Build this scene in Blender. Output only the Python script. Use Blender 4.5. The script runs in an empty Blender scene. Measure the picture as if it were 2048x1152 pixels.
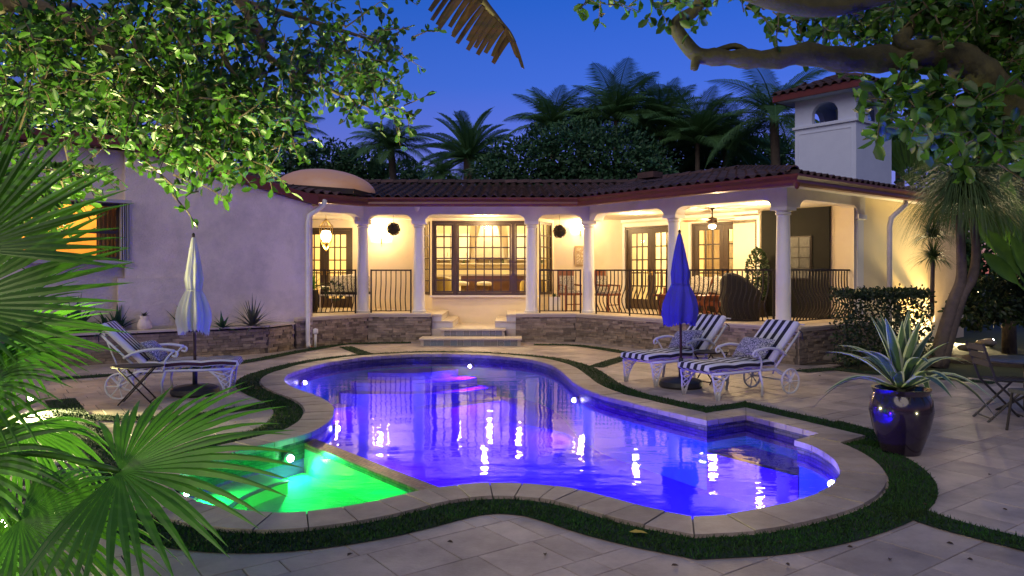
import bpy, bmesh, math, random
from mathutils import Vector, Matrix
from mathutils.geometry import tessellate_polygon
rnd = random.Random(11)
sc = bpy.context.scene
COL = sc.collection
V = Vector
PI = math.pi

# ------------------------------------------------------------------ camera
EYE = 1.65; FPX = 1500.0; HOR = 543.0
cam = bpy.data.objects.new('camera', bpy.data.cameras.new('camera')); COL.objects.link(cam)
sc.camera = cam
cam.location = (0, 0, EYE); cam.rotation_euler = (math.radians(90), 0, 0)
cam.data.sensor_width = 36; cam.data.sensor_fit = 'HORIZONTAL'
cam.data.lens = 36 * FPX / 2048; cam.data.shift_y = -(576 - HOR) / 2048
cam.data.clip_end = 2000; cam.data.clip_start = 0.05

# ------------------------------------------------------------------ sky and weak dusk sun
w = bpy.data.worlds.new('World'); sc.world = w; w.use_nodes = True
nt = w.node_tree; bg = nt.nodes['Background']
sky = nt.nodes.new('ShaderNodeTexSky'); sky.sky_type = 'NISHITA'; sky.sun_disc = False
sky.sun_elevation = math.radians(-1.0); sky.sun_rotation = math.radians(20)
sky.ozone_density = 8; sky.air_density = 1; sky.dust_density = 0.3
tc = nt.nodes.new('ShaderNodeTexCoord'); sx = nt.nodes.new('ShaderNodeSeparateXYZ')
ramp = nt.nodes.new('ShaderNodeValToRGB'); el = ramp.color_ramp.elements
el[0].position = 0.0; el[0].color = (.17, .09, .10, 1)
el[1].position = 1.0; el[1].color = (.0, .045, .06, 1)
for p, c in ((.13, (.125, .075, .06, 1)), (.24, (.035, .065, .06, 1)), (.36, (.0, .05, .06, 1))):
    e = el.new(p); e.color = c
add = nt.nodes.new('ShaderNodeMix'); add.data_type = 'RGBA'; add.blend_type = 'ADD'; add.inputs[0].default_value = 1
nt.links.new(tc.outputs['Generated'], sx.inputs[0]); nt.links.new(sx.outputs[2], ramp.inputs[0])
nt.links.new(sky.outputs[0], add.inputs[6]); nt.links.new(ramp.outputs[0], add.inputs[7])
nt.links.new(add.outputs[2], bg.inputs[0]); bg.inputs[1].default_value = 0.68
sl = bpy.data.lights.new('sun', 'SUN'); sl.energy = 0.78; sl.angle = math.radians(50); sl.color = (1, .84, .70)
sun = bpy.data.objects.new('sun', sl); COL.objects.link(sun)
sun.rotation_euler = V((.36, .75, -.67)).to_track_quat('-Z', 'Y').to_euler()
vs = sc.view_settings
vs.view_transform = 'Standard'; vs.look = 'None'; vs.exposure = 0.8; vs.gamma = 1; vs.use_curve_mapping = False
sc.cycles.max_bounces = 10; sc.cycles.transparent_max_bounces = 24; sc.cycles.glossy_bounces = 4
sc.cycles.sample_clamp_indirect = 4.0; sc.cycles.caustics_reflective = False; sc.cycles.caustics_refractive = False
sc.cycles.use_light_tree = True

# ------------------------------------------------------------------ helpers
def G(x, y, z=0.0):
    d = (EYE - z) * FPX / (y - HOR); return V(((x - 1024) / FPX * d, d, z))
def P(x, y, d):
    return V(((x - 1024) / FPX * d, d, EYE - (y - HOR) / FPX * d))

MATS = {}
def mat(name, c1, c2=None, scale=6, rough=.6, bump=0., bscale=60, metal=0., rand=0., spec=.5, emit=0, ecol=None, trans=0, stretch=None, sheen=0, coat=0, world=False, stain=0.):
    if name in MATS: return MATS[name]
    m = bpy.data.materials.new(name); m.use_nodes = True; n = m.node_tree; b = n.nodes['Principled BSDF']; L = n.links.new
    t = n.nodes.new('ShaderNodeTexCoord'); src = t.outputs['Object']
    if world: src = n.nodes.new('ShaderNodeNewGeometry').outputs['Position']
    if stretch:
        mp = n.nodes.new('ShaderNodeMapping'); mp.inputs['Scale'].default_value = stretch; L(src, mp.inputs[0]); src = mp.outputs[0]
    c2 = c2 or tuple(v * .8 for v in c1)
    nz = n.nodes.new('ShaderNodeTexNoise'); nz.inputs['Scale'].default_value = scale; nz.inputs['Detail'].default_value = 6; nz.inputs['Roughness'].default_value = .65; L(src, nz.inputs[0])
    rp = n.nodes.new('ShaderNodeMapRange'); rp.inputs[1].default_value = .3; rp.inputs[2].default_value = .7; L(nz.outputs[0], rp.inputs[0])
    mx = n.nodes.new('ShaderNodeMix'); mx.data_type = 'RGBA'; L(rp.outputs[0], mx.inputs[0])
    mx.inputs[6].default_value = (*c1, 1); mx.inputs[7].default_value = (*c2, 1)
    out = mx.outputs[2]
    if stain:
        sn = n.nodes.new('ShaderNodeTexNoise'); sn.inputs['Scale'].default_value = 1.1; sn.inputs['Detail'].default_value = 8; sn.inputs['Roughness'].default_value = .7; L(src, sn.inputs[0])
        sr = n.nodes.new('ShaderNodeMapRange'); sr.inputs[1].default_value = .42; sr.inputs[2].default_value = .68; sr.inputs[3].default_value = 1.0; sr.inputs[4].default_value = 1 - stain; L(sn.outputs[0], sr.inputs[0])
        sm = n.nodes.new('ShaderNodeMix'); sm.data_type = 'RGBA'; sm.blend_type = 'MULTIPLY'; sm.inputs[0].default_value = 1; L(out, sm.inputs[6]); L(sr.outputs[0], sm.inputs[7]); out = sm.outputs[2]
    if rand:
        oi = n.nodes.new('ShaderNodeObjectInfo'); ge = n.nodes.new('ShaderNodeNewGeometry')
        ad = n.nodes.new('ShaderNodeMath'); ad.operation = 'ADD'; L(oi.outputs['Random'], ad.inputs[0]); L(ge.outputs['Random Per Island'], ad.inputs[1])
        fr = n.nodes.new('ShaderNodeMath'); fr.operation = 'FRACT'; L(ad.outputs[0], fr.inputs[0])
        mr = n.nodes.new('ShaderNodeMapRange'); mr.inputs[3].default_value = 1 - rand; mr.inputs[4].default_value = 1 + rand; L(fr.outputs[0], mr.inputs[0])
        hs = n.nodes.new('ShaderNodeHueSaturation'); L(mr.outputs[0], hs.inputs['Value']); L(out, hs.inputs['Color']); out = hs.outputs[0]
    L(out, b.inputs['Base Color'])
    b.inputs['Roughness'].default_value = rough; b.inputs['Metallic'].default_value = metal
    b.inputs['Specular IOR Level'].default_value = spec
    if coat: b.inputs['Coat Weight'].default_value = coat; b.inputs['Coat Roughness'].default_value = .08
    if sheen: b.inputs['Sheen Weight'].default_value = sheen
    if bump:
        bn = n.nodes.new('ShaderNodeTexNoise'); bn.inputs['Scale'].default_value = bscale; bn.inputs['Detail'].default_value = 5; L(src, bn.inputs[0])
        bp = n.nodes.new('ShaderNodeBump'); bp.inputs['Strength'].default_value = bump; bp.inputs['Distance'].default_value = .02; L(bn.outputs[0], bp.inputs['Height']); L(bp.outputs[0], b.inputs['Normal'])
    if emit:
        b.inputs['Emission Strength'].default_value = emit; b.inputs['Emission Color'].default_value = (*(ecol or c1), 1)
    if trans:   # thin leaf or cloth: some light passes through
        tr = n.nodes.new('ShaderNodeBsdfTranslucent'); L(out, tr.inputs[0]); ms = n.nodes.new('ShaderNodeMixShader'); ms.inputs[0].default_value = trans
        L(b.outputs[0], ms.inputs[1]); L(tr.outputs[0], ms.inputs[2]); L(ms.outputs[0], n.nodes['Material Output'].inputs[0])
    MATS[name] = m; return m

def woff(p):
    o = V((0, 0, 0))
    while p is not None: o += p.location; p = p.parent
    return o
class MB:
    """collects faces; build() links them as one mesh object"""
    def __init__(s): s.v = []; s.f = []
    def add(s, vs, fs):
        n = len(s.v); s.v += [tuple(v) for v in vs]; s.f += [tuple(i + n for i in f) for f in fs]; return s
    def box(s, c, size, rz=0, M=None):
        hx, hy, hz = [t / 2 for t in size]; c = V(c)
        Rm = M if M is not None else Matrix.Rotation(rz, 3, 'Z')
        vs = [c + Rm @ V((x * hx, y * hy, z * hz)) for x in (-1, 1) for y in (-1, 1) for z in (-1, 1)]
        return s.add(vs, [(0, 1, 3, 2), (4, 6, 7, 5), (0, 4, 5, 1), (2, 3, 7, 6), (0, 2, 6, 4), (1, 5, 7, 3)])
    def bar(s, a, b, w, h=None, up=V((0, 0, 1))):
        a, b = V(a), V(b); d = (b - a).normalized(); x = d.cross(up)
        if x.length < 1e-4: x = d.cross(V((0, 1, 0)))
        x.normalize(); y = x.cross(d); h = h or w
        M = Matrix((d, x, y)).transposed()
        return s.box((a + b) / 2, ((b - a).length, w, h), M=M)
    def prism(s, pts, z0, z1):
        n = len(pts); area = sum(pts[i][0] * pts[(i + 1) % n][1] - pts[(i + 1) % n][0] * pts[i][1] for i in range(n))
        if area < 0: pts = list(reversed(pts))
        vs = [(p[0], p[1], z0) for p in pts] + [(p[0], p[1], z1) for p in pts]
        return s.add(vs, [tuple(reversed(range(n))), tuple(range(n, 2 * n))] + [(i, (i + 1) % n, n + (i + 1) % n, n + i) for i in range(n)])
    def vprism(s, pts, A, d, nrm, t):
        """outline (s,z) standing on the line A + s*d, thickness t along nrm"""
        A, d, nrm = V(A), V(d), V(nrm); n = len(pts)
        a = [A + d * p[0] + V((0, 0, p[1])) for p in pts]; b = [q + nrm * t for q in a]
        return s.add(a + b, [tuple(range(n)), tuple(reversed(range(n, 2 * n)))] + [(i, n + i, n + (i + 1) % n, (i + 1) % n) for i in range(n)])
    def tube(s, path, radii, n=8, caps=True):
        path = [V(p) for p in path]; m = len(path)
        if not hasattr(radii, '__len__'): radii = [radii] * m
        base = len(s.v); ref = None
        for i, p in enumerate(path):
            d = (path[min(i + 1, m - 1)] - path[max(i - 1, 0)]).normalized()
            if ref is None: ref = d.orthogonal().normalized()
            x = (ref - d * ref.dot(d)).normalized(); ref = x; y = d.cross(x)
            for k in range(n):
                a = 2 * PI * k / n; s.v.append(tuple(p + (x * math.cos(a) + y * math.sin(a)) * radii[i]))
        for i in range(m - 1):
            for k in range(n):
                k2 = (k + 1) % n; s.f.append((base + i * n + k, base + i * n + k2, base + (i + 1) * n + k2, base + (i + 1) * n + k))
        if caps: s.f.append(tuple(base + k for k in reversed(range(n)))); s.f.append(tuple(base + (m - 1) * n + k for k in range(n)))
        return s
    def lathe(s, prof, n=20, c=(0, 0, 0), ph=0):
        base = len(s.v); c = V(c)
        for r, z in prof:
            for k in range(n):
                a = 2 * PI * k / n + ph; s.v.append((c.x + r * math.cos(a), c.y + r * math.sin(a), c.z + z))
        m = len(prof)
        for i in range(m - 1):
            for k in range(n):
                k2 = (k + 1) % n; s.f.append((base + i * n + k, base + i * n + k2, base + (i + 1) * n + k2, base + (i + 1) * n + k))
        if prof[0][0] > 1e-4: s.f.append(tuple(base + k for k in reversed(range(n))))
        if prof[-1][0] > 1e-4: s.f.append(tuple(base + (m - 1) * n + k for k in range(n)))
        return s
    def sphere(s, c, r, n=12, m=8, sz=1):
        return s.lathe([(max(1e-5, r * math.sin(PI * i / m)), -r * sz * math.cos(PI * i / m)) for i in range(m + 1)], n, c)
    def mesh(s, name, material, smooth=False):
        me = bpy.data.meshes.new(name); me.from_pydata(s.v, [], s.f); me.materials.append(material)
        if smooth:
            me.polygons.foreach_set('use_smooth', [True] * len(me.polygons))
        me.update(); return me
    def build(s, name, material, parent=None, smooth=False, local=False, angle=None):
        if parent is not None and not local:
            o = woff(parent); s.v = [(x - o.x, y - o.y, z - o.z) for x, y, z in s.v]
        me = s.mesh(name, material, smooth)
        if smooth and angle: me.set_sharp_from_angle(angle=math.radians(angle))
        ob = bpy.data.objects.new(name, me); COL.objects.link(ob); ob.parent = parent
        return ob
def link(name, me, parent=None, loc=(0, 0, 0), rot=None, mtx=None):
    ob = bpy.data.objects.new(name, me); COL.objects.link(ob); ob.parent = parent
    o = woff(parent) if parent is not None else V((0, 0, 0))
    if mtx is not None: ob.matrix_local = Matrix.Translation(-o) @ mtx
    else:
        ob.location = V(loc) - o
        if rot is not None: ob.rotation_euler = rot
    return ob
def tag(o, label=None, cat=None, group=None, kind=None):
    if label: o['label'] = label
    if cat: o['category'] = cat
    if group: o['group'] = group
    if kind: o['kind'] = kind
    return o
def thing(name, label, cat, loc=(0, 0, 0), rz=0, group=None):
    o = bpy.data.objects.new(name, None); COL.objects.link(o); o.location = loc; o.rotation_euler.z = rz
    o.empty_display_size = .1
    return tag(o, label, cat, group)
def copy_tree(o, parent=None):
    c = o.copy(); COL.objects.link(c); c.parent = parent
    for ch in list(o.children): copy_tree(ch, c)
    return c
def lamp(name, kind, loc, power, color, parent=None, size=.05, target=None, spot=60, blend=.6):
    l = bpy.data.lights.new(name, kind); l.energy = power; l.color = color
    if kind in ('POINT', 'SPOT'): l.shadow_soft_size = size
    if kind == 'SPOT': l.spot_size = math.radians(spot); l.spot_blend = blend
    if kind == 'AREA': l.size = size
    o = bpy.data.objects.new(name, l); COL.objects.link(o); o.parent = parent
    o.location = V(loc) - (woff(parent) if parent is not None else V((0, 0, 0)))
    if target is not None: o.rotation_euler = (V(target) - V(loc)).to_track_quat('-Z', 'Y').to_euler()
    return o
def pieces(parent, name, items, material, limit=300, restname=None):
    """items: (nearness, mesh, matrix). The nearest become objects of their own, the rest one joined part."""
    items = sorted(items, key=lambda t: t[0])
    for _, me, mt in items[:limit]: link(name, me, parent, mtx=mt)
    if len(items) > limit:
        mb = MB()
        for _, me, mt in items[limit:]:
            mb.add([mt @ v.co for v in me.vertices], [tuple(p.vertices) for p in me.polygons])
        o = mb.build(restname or name + '_field', material, parent); o['kind'] = 'stuff'
def offset(poly, d, closed=True):
    n = len(poly); out = []
    for i in range(n):
        p = V(poly[i][:2]); a = V(poly[i - 1][:2]) if (closed or i > 0) else None; b = V(poly[(i + 1) % n][:2]) if (closed or i < n - 1) else None
        ns = []
        if a is not None: e = (p - a).normalized(); ns.append(V((e.y, -e.x)))
        if b is not None: e = (b - p).normalized(); ns.append(V((e.y, -e.x)))
        if len(ns) == 2:
            m = (ns[0] + ns[1]); m = m / max(.35, m.length_squared / 2) if m.length > 1e-6 else ns[0]
        else: m = ns[0]
        out.append(p + m * d)
    return out
def inside(p, poly):
    c = False; n = len(poly); x, y = p[0], p[1]; j = n - 1
    for i in range(n):
        xi, yi = poly[i][0], poly[i][1]; xj, yj = poly[j][0], poly[j][1]
        if (yi > y) != (yj > y) and x < (xj - xi) * (y - yi) / (yj - yi) + xi: c = not c
        j = i
    return c
def catmull(pts, k=6, closed=False):
    pts = [V(p) for p in pts]; n = len(pts); out = []
    for i in range(n if closed else n - 1):
        g = lambda j: pts[j % n] if closed else pts[max(0, min(n - 1, j))]
        p0, p1, p2, p3 = g(i - 1), g(i), g(i + 1), g(i + 2)
        for q in range(k):
            t = q / k; out.append(.5 * ((2 * p1) + (p2 - p0) * t + (2 * p0 - 5 * p1 + 4 * p2 - p3) * t * t + (3 * p1 - p0 - 3 * p2 + p3) * t ** 3))
    if not closed: out.append(pts[-1])
    return out
def resample(poly, step):
    """closed polyline at an even spacing"""
    out = []; n = len(poly); carry = 0
    for i in range(n):
        a, b = poly[i], poly[(i + 1) % n]; L = (b - a).length; t = carry
        while t < L: out.append(a + (b - a) * (t / L)); t += step
        carry = t - L
    return out
# ------------------------------------------------------------------ ground, pool, coping, turf, pavers
M_soil = mat('soil', (.035, .028, .02), (.07, .055, .04), 12, .95, .6, 30)
M_lawn = mat('lawn_ground', (.02, .035, .012), (.035, .05, .02), 3, .95, .5, 40)
M_pave = mat('travertine', (.52, .425, .36), (.40, .315, .26), 3.5, .5, .16, 50, rand=.2, world=True, stain=.45)
M_cope = mat('coping_stone', (.40, .33, .28), (.30, .24, .20), 5, .5, .14, 50, rand=.14, world=True, stain=.4)
M_joint = mat('joint_sand', (.17, .15, .13), (.12, .10, .085), 20, .95)
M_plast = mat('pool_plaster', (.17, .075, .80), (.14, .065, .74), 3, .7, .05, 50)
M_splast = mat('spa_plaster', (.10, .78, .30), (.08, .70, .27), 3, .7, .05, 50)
M_grass = mat('artificial_turf', (.020, .085, .013), (.022, .045, .010), 2.5, .8, rand=.45, spec=.2)
M_turfbase = mat('turf_backing', (.007, .028, .006), (.005, .018, .005), 30, .95)

def mosaic(name, c1, c2, mortar, sx, sy, rough=.32, use_uv=False):
    m = bpy.data.materials.new(name); m.use_nodes = True; n = m.node_tree; b = n.nodes['Principled BSDF']; L = n.links.new
    t = n.nodes.new('ShaderNodeUVMap') if use_uv else n.nodes.new('ShaderNodeTexCoord')
    br = n.nodes.new('ShaderNodeTexBrick'); br.inputs['Color1'].default_value = (*c1, 1); br.inputs['Color2'].default_value = (*c2, 1); br.inputs['Mortar'].default_value = (*mortar, 1)
    br.inputs['Scale'].default_value = 1; br.inputs['Brick Width'].default_value = sx; br.inputs['Row Height'].default_value = sy; br.inputs['Mortar Size'].default_value = .003
    L(t.outputs['UV'], br.inputs[0]); L(br.outputs[0], b.inputs[0]); b.inputs['Roughness'].default_value = rough
    bp = n.nodes.new('ShaderNodeBump'); bp.inputs['Strength'].default_value = .5; bp.inputs['Distance'].default_value = .004; bp.invert = True
    L(br.outputs[1], bp.inputs['Height']); L(bp.outputs[0], b.inputs['Normal']); return m
M_tile = mosaic('waterline_mosaic', (.04, .035, .06), (.13, .11, .13), (.02, .02, .025), .09, .032)
M_dam = mosaic('dam_mosaic', (.12, .065, .03), (.30, .18, .09), (.03, .02, .015), .06, .03)

def water_mat(name, tint):
    m = bpy.data.materials.new(name); m.use_nodes = True; n = m.node_tree; L = n.links.new; n.nodes.remove(n.nodes['Principled BSDF'])
    tr = n.nodes.new('ShaderNodeBsdfTransparent'); tr.inputs[0].default_value = (*tint, 1)
    gl = n.nodes.new('ShaderNodeBsdfGlossy'); gl.inputs['Roughness'].default_value = .015
    fr = n.nodes.new('ShaderNodeFresnel'); fr.inputs[0].default_value = 1.33
    t = n.nodes.new('ShaderNodeTexCoord'); mp = n.nodes.new('ShaderNodeMapping'); mp.inputs['Scale'].default_value = (1.0, 2.2, 1); L(t.outputs['Object'], mp.inputs[0])
    a = n.nodes.new('ShaderNodeTexNoise'); a.inputs['Scale'].default_value = 1.6; a.inputs['Detail'].default_value = 3; L(mp.outputs[0], a.inputs[0])
    c = n.nodes.new('ShaderNodeTexNoise'); c.inputs['Scale'].default_value = 9; c.inputs['Detail'].default_value = 2; L(mp.outputs[0], c.inputs[0])
    mu = n.nodes.new('ShaderNodeMath'); mu.operation = 'MULTIPLY_ADD'; mu.inputs[1].default_value = .10; L(c.outputs[0], mu.inputs[0]); L(a.outputs[0], mu.inputs[2])
    bp = n.nodes.new('ShaderNodeBump'); bp.inputs['Strength'].default_value = .10; bp.inputs['Distance'].default_value = .05; L(mu.outputs[0], bp.inputs['Height'])
    L(bp.outputs[0], gl.inputs['Normal']); L(bp.outputs[0], fr.inputs['Normal'])
    ms = n.nodes.new('ShaderNodeMixShader'); L(fr.outputs[0], ms.inputs[0]); L(tr.outputs[0], ms.inputs[1]); L(gl.outputs[0], ms.inputs[2])
    L(ms.outputs[0], n.nodes['Material Output'].inputs[0]); return m
M_water = water_mat('pool_water', (.70, .68, 1)); M_spaw = water_mat('spa_water', (.93, 1, .96))

# outline of the basin, read off the ground plane
px_a = [(1595, 880), (1622, 888), (1652, 903), (1676, 922), (1686, 942), (1679, 962), (1650, 983), (1600, 1001), (1530, 1018), (1455, 1030), (1385, 1034)]
px_b = [(1385, 1034), (1340, 1026), (1280, 1013), (1210, 994), (1140, 978), (1060, 969), (980, 967), (900, 973), (830, 985), (740, 1005), (650, 1020), (560, 1027),
        (480, 1022), (405, 1008), (355, 990), (338, 972), (352, 950), (400, 925), (480, 899), (546, 884), (605, 868), (632, 857), (655, 841), (664, 825), (661, 812), (645, 799), (618, 787),
        (589, 777), (571, 768), (565, 760), (570, 751), (589, 743), (628, 731), (678, 721), (744, 713), (843, 708), (942, 709), (1041, 716), (1088, 725), (1116, 736), (1134, 750), (1152, 766), (1177, 780), (1211, 792), (1259, 804), (1318, 818), (1377, 832), (1414, 840)]
ZC = .025
sa = catmull([G(x, y, ZC).to_2d() for x, y in px_a], 5); sb = catmull([G(x, y, ZC).to_2d() for x, y in px_b], 5)
stc = [G(x, y, ZC).to_2d() for x, y in ((1414, 840), (1492, 829), (1646, 867), (1595, 880))]
def dens(a, b, k=8): return [a + (b - a) * (i / k) for i in range(k)]
POOL = sa[:-1] + sb[:-1] + dens(stc[0], stc[1]) + dens(stc[1], stc[2], 14) + dens(stc[2], stc[3])
if sum(POOL[i].x * POOL[(i + 1) % len(POOL)].y - POOL[(i + 1) % len(POOL)].x * POOL[i].y for i in range(len(POOL))) < 0: POOL.reverse()
def smooth_ring(r, it=2):
    for _ in range(it): r = [(r[i - 1] + r[i] * 2 + r[(i + 1) % len(r)]) / 4 for i in range(len(r))]
    return r
NP = len(POOL)
CIDX = [min(range(NP), key=lambda i: (POOL[i] - c).length) for c in stc + [sa[-1]]]
def clean(d):
    r = offset(POOL, d); out = []
    for i, p in enumerate(r):
        if i not in CIDX and min((p - q).length for q in POOL) < abs(d) - .012:
            p = r[min(CIDX, key=lambda j: min(abs(i - j), NP - abs(i - j)))].copy()
        out.append(p)
    return out
RING1, RING2, RING3 = clean(.31), clean(.33), clean(.66); WZ = -.10

def holed(outer, hole, z):
    bm = bmesh.new(); es = []
    for lp in (outer, hole):
        vs = [bm.verts.new((p[0], p[1], z)) for p in lp]
        es += [bm.edges.new((vs[i], vs[(i + 1) % len(vs)])) for i in range(len(vs))]
    bmesh.ops.triangle_fill(bm, use_beauty=True, use_dissolve=False, edges=es)
    for f in bm.faces:
        if f.normal.z < 0: f.normal_flip()
    return bm
def bm_obj(name, bm, m, parent=None, kind=None):
    me = bpy.data.meshes.new(name); bm.to_mesh(me); bm.free(); me.materials.append(m)
    o = bpy.data.objects.new(name, me); COL.objects.link(o); o.parent = parent
    if kind: o['kind'] = kind
    return o
big = [(-400, -60), (400, -60), (400, 700), (-400, 700)]
bm_obj('ground', holed(big, offset(POOL, .07), -.045), M_lawn, kind='structure')
HOLE = offset(POOL, .06)
deck_out = [(-11, 2.0), (9.5, 2.0), (9.5, 9.6), (5.6, 12.6), (5.6, 18.5), (-5, 18.5), (-9.5, 14.5), (-11, 11)]
deck = bm_obj('patio_deck', holed(deck_out, HOLE, -.014), M_joint, kind='structure')

# basin: wall, floor, mosaic band at the waterline
pool = thing('swimming_pool', 'freeform swimming pool with glowing blue water and attached green spa', 'pool', (0, 0, 0))
def strip(ring, z0, z1, inward=True, uv=True):
    mb = MB(); n = len(ring)
    vs = [(p.x, p.y, z0) for p in ring] + [(p.x, p.y, z1) for p in ring]
    mb.add(vs, [((i + 1) % n, i, n + i, n + (i + 1) % n) for i in range(n)])
    return mb
def uv_len(o, ring, z0, z1):
    me = o.data; uv = me.uv_layers.new(name='UVMap'); n = len(ring); acc = [0]
    for i in range(n): acc.append(acc[-1] + (ring[(i + 1) % n] - ring[i]).length)
    for p in me.polygons:
        i = p.index
        for li in p.loop_indices:
            v = me.loops[li].vertex_index; hi = v >= n; k = v % n
            s = acc[k] if not (k == 0 and i == n - 1) else acc[n]
            uv.data[li].uv = (s, (z1 if hi else z0))
o = strip(POOL, -.22, .0).build('waterline_tile', M_tile, pool); uv_len(o, POOL, -.22, 0)
wl_ = offset(POOL, .012)
spa_pt = lambda p: (p - G(590, 876, -.07).to_2d()).dot(V((G(872, 990, -.07).to_2d() - G(590, 876, -.07).to_2d()).yx) * V((1, -1))) < 0
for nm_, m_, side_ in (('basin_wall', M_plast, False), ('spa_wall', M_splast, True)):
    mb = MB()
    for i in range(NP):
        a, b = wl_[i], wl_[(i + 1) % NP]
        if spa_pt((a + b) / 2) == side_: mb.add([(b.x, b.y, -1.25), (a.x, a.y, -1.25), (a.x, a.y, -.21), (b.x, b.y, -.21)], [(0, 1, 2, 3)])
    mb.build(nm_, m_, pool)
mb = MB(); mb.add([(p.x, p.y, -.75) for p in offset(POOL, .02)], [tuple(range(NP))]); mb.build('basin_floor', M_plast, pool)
# dam between pool and spa
DA, DB = G(590, 876, -.07).to_2d(), G(872, 990, -.07).to_2d()
dd = (DB - DA).normalized(); dn = V((dd.y, -dd.x))
if dn.x < 0: dn = -dn          # towards the main pool
mb = MB(); A3 = V((DA.x, DA.y, 0)); Ld = (DB - DA).length
mb.vprism([(-.25, -.13), (Ld + .25, -.13), (Ld + .25, -.075), (-.25, -.075)], A3 - dn.to_3d() * .02, dd.to_3d(), dn.to_3d(), .17)
o = mb.build('spa_dam', M_dam, pool)
uv = o.data.uv_layers.new(name='UVMap')
for p in o.data.polygons:
    for li in p.loop_indices:
        c = o.data.vertices[o.data.loops[li].vertex_index].co; q = V((c.x - DA.x, c.y - DA.y)); uv.data[li].uv = (q.dot(dd), q.dot(dn) + c.z)
mb = MB(); mb.vprism([(-.25, -1.2), (Ld + .25, -1.2), (Ld + .25, -.131), (-.25, -.131)], A3 - dn.to_3d() * .018, dd.to_3d(), dn.to_3d(), .166); mb.build('dam_wall', M_splast, pool)
# spa floor is raised, with a bench step round its far side
spa_side = lambda p: (p - DA).dot(dn) < 0
SPA = [p for p in POOL if spa_side(p)]
k0 = max(range(len(SPA)), key=lambda i: (SPA[(i + 1) % len(SPA)] - SPA[i]).length)
SPA = SPA[k0 + 1:] + SPA[:k0 + 1]
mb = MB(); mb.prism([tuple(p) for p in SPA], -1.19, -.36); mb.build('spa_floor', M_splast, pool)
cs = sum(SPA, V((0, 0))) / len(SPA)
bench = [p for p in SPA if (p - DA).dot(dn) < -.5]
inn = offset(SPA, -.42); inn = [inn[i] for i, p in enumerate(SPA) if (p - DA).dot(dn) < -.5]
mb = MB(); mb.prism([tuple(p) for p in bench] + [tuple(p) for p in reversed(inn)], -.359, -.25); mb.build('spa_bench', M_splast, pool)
M_trim = mat('step_trim_tile', (.02, .03, .10), (.03, .05, .15), 20, .3)
mb = MB()
for i in range(len(inn) - 1): mb.bar((inn[i].x, inn[i].y, -.245), (inn[i + 1].x, inn[i + 1].y, -.245), .05, .012)
mb.build('bench_trim', M_trim, pool)
# curved entry steps at the far end and the seat alcove on the right
ec = G(800, 712).to_2d()
for k, (r, z) in enumerate(((1.75, -.55), (1.4, -.40), (1.05, -.26))):
    arc = [(ec.x + r * 1.2 * math.cos(a), ec.y + .5 - r * math.sin(a)) for a in [PI * i / 28 for i in range(29)]]
    arc = [p if inside(p, POOL) else None for p in arc]; arc = [p for p in arc if p]
    back = [tuple(p) for p in offset(POOL, .01) if math.hypot((p.x - ec.x) / 1.2, p.y - ec.y - .5) < r and p.y > 9]
    if len(arc) > 2 and len(back) > 2:
        cx = sum(p[0] for p in arc + back) / len(arc + back); cy = sum(p[1] for p in arc + back) / len(arc + back)
        pts = sorted(arc + back, key=lambda p: math.atan2(p[1] - cy, p[0] - cx))
        mb = MB(); mb.prism(pts, -1.18 - .002 * k, z); mb.build('entry_step', M_plast, pool)
sB, sC, sD, sA = stc[1], stc[2], stc[3], stc[0]
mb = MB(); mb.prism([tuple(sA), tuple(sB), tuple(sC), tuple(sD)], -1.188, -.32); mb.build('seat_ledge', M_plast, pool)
mb = MB(); mb.bar((*(sA + (sD - sA) * .02), -.316), (*(sD - (sD - sA) * .02), -.316), .07, .01); mb.build('seat_trim', M_trim, pool)
# coping, one object for each stone
acc = [0]
for i in range(NP): acc.append(acc[-1] + (POOL[(i + 1) % NP] - POOL[i]).length)
corners = [min(range(NP), key=lambda i: (POOL[i] - c).length) for c in stc + [sa[-1]]]
bounds = sorted(set(corners)); cuts = []
for bi in range(len(bounds)):
    i0 = bounds[bi]; i1 = bounds[(bi + 1) % len(bounds)]
    if i1 <= i0: i1 += NP
    chain = list(range(i0, i1 + 1)); L = sum((POOL[(j + 1) % NP] - POOL[j % NP]).length for j in chain[:-1]); k = max(1, round(L / .235))
    d = 0; cur = [i0]; nxt = L / k; made = 0
    for j in chain[:-1]:
        d += (POOL[(j + 1) % NP] - POOL[j % NP]).length; cur.append(j + 1)
        if d >= nxt - 1e-6 and made < k - 1: cuts.append(cur); cur = [j + 1]; made += 1; nxt = L / k * (made + 1)
    if len(cur) > 1: cuts.append(cur)
INN = offset(POOL, -.025)
for c in cuts:
    a = [INN[j % NP].copy() for j in c]; b = [RING1[j % NP].copy() for j in c]
    g = .005
    for ch in (a, b):
        if (ch[1] - ch[0]).length > g * 2: ch[0] += (ch[1] - ch[0]).normalized() * g
        if (ch[-2] - ch[-1]).length > g * 2: ch[-1] += (ch[-2] - ch[-1]).normalized() * g
    mb = MB(); mb.prism([tuple(p) for p in a] + [tuple(p) for p in reversed(b)], -.03, ZC + rnd.uniform(-.003, .003)); mb.build('coping_stone', M_cope, pool)
mb = MB(); ra, rb = offset(POOL, .005), clean(.30)
mb.add([(p.x, p.y, .012) for p in ra] + [(p.x, p.y, .012) for p in rb], [(i, NP + i, NP + (i + 1) % NP, (i + 1) % NP) for i in range(NP)]); mb.build('coping_joint', M_joint, pool)
# water
mb = MB(); main = [p for p in POOL]
mb.add([(p.x, p.y, WZ) for p in offset(POOL, .005)], [tuple(range(NP))])
wo = mb.build('pool_water', M_water); wo['kind'] = 'structure'
for me in (wo.data,):
    if me.polygons[0].normal.z < 0: me.flip_normals()

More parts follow.
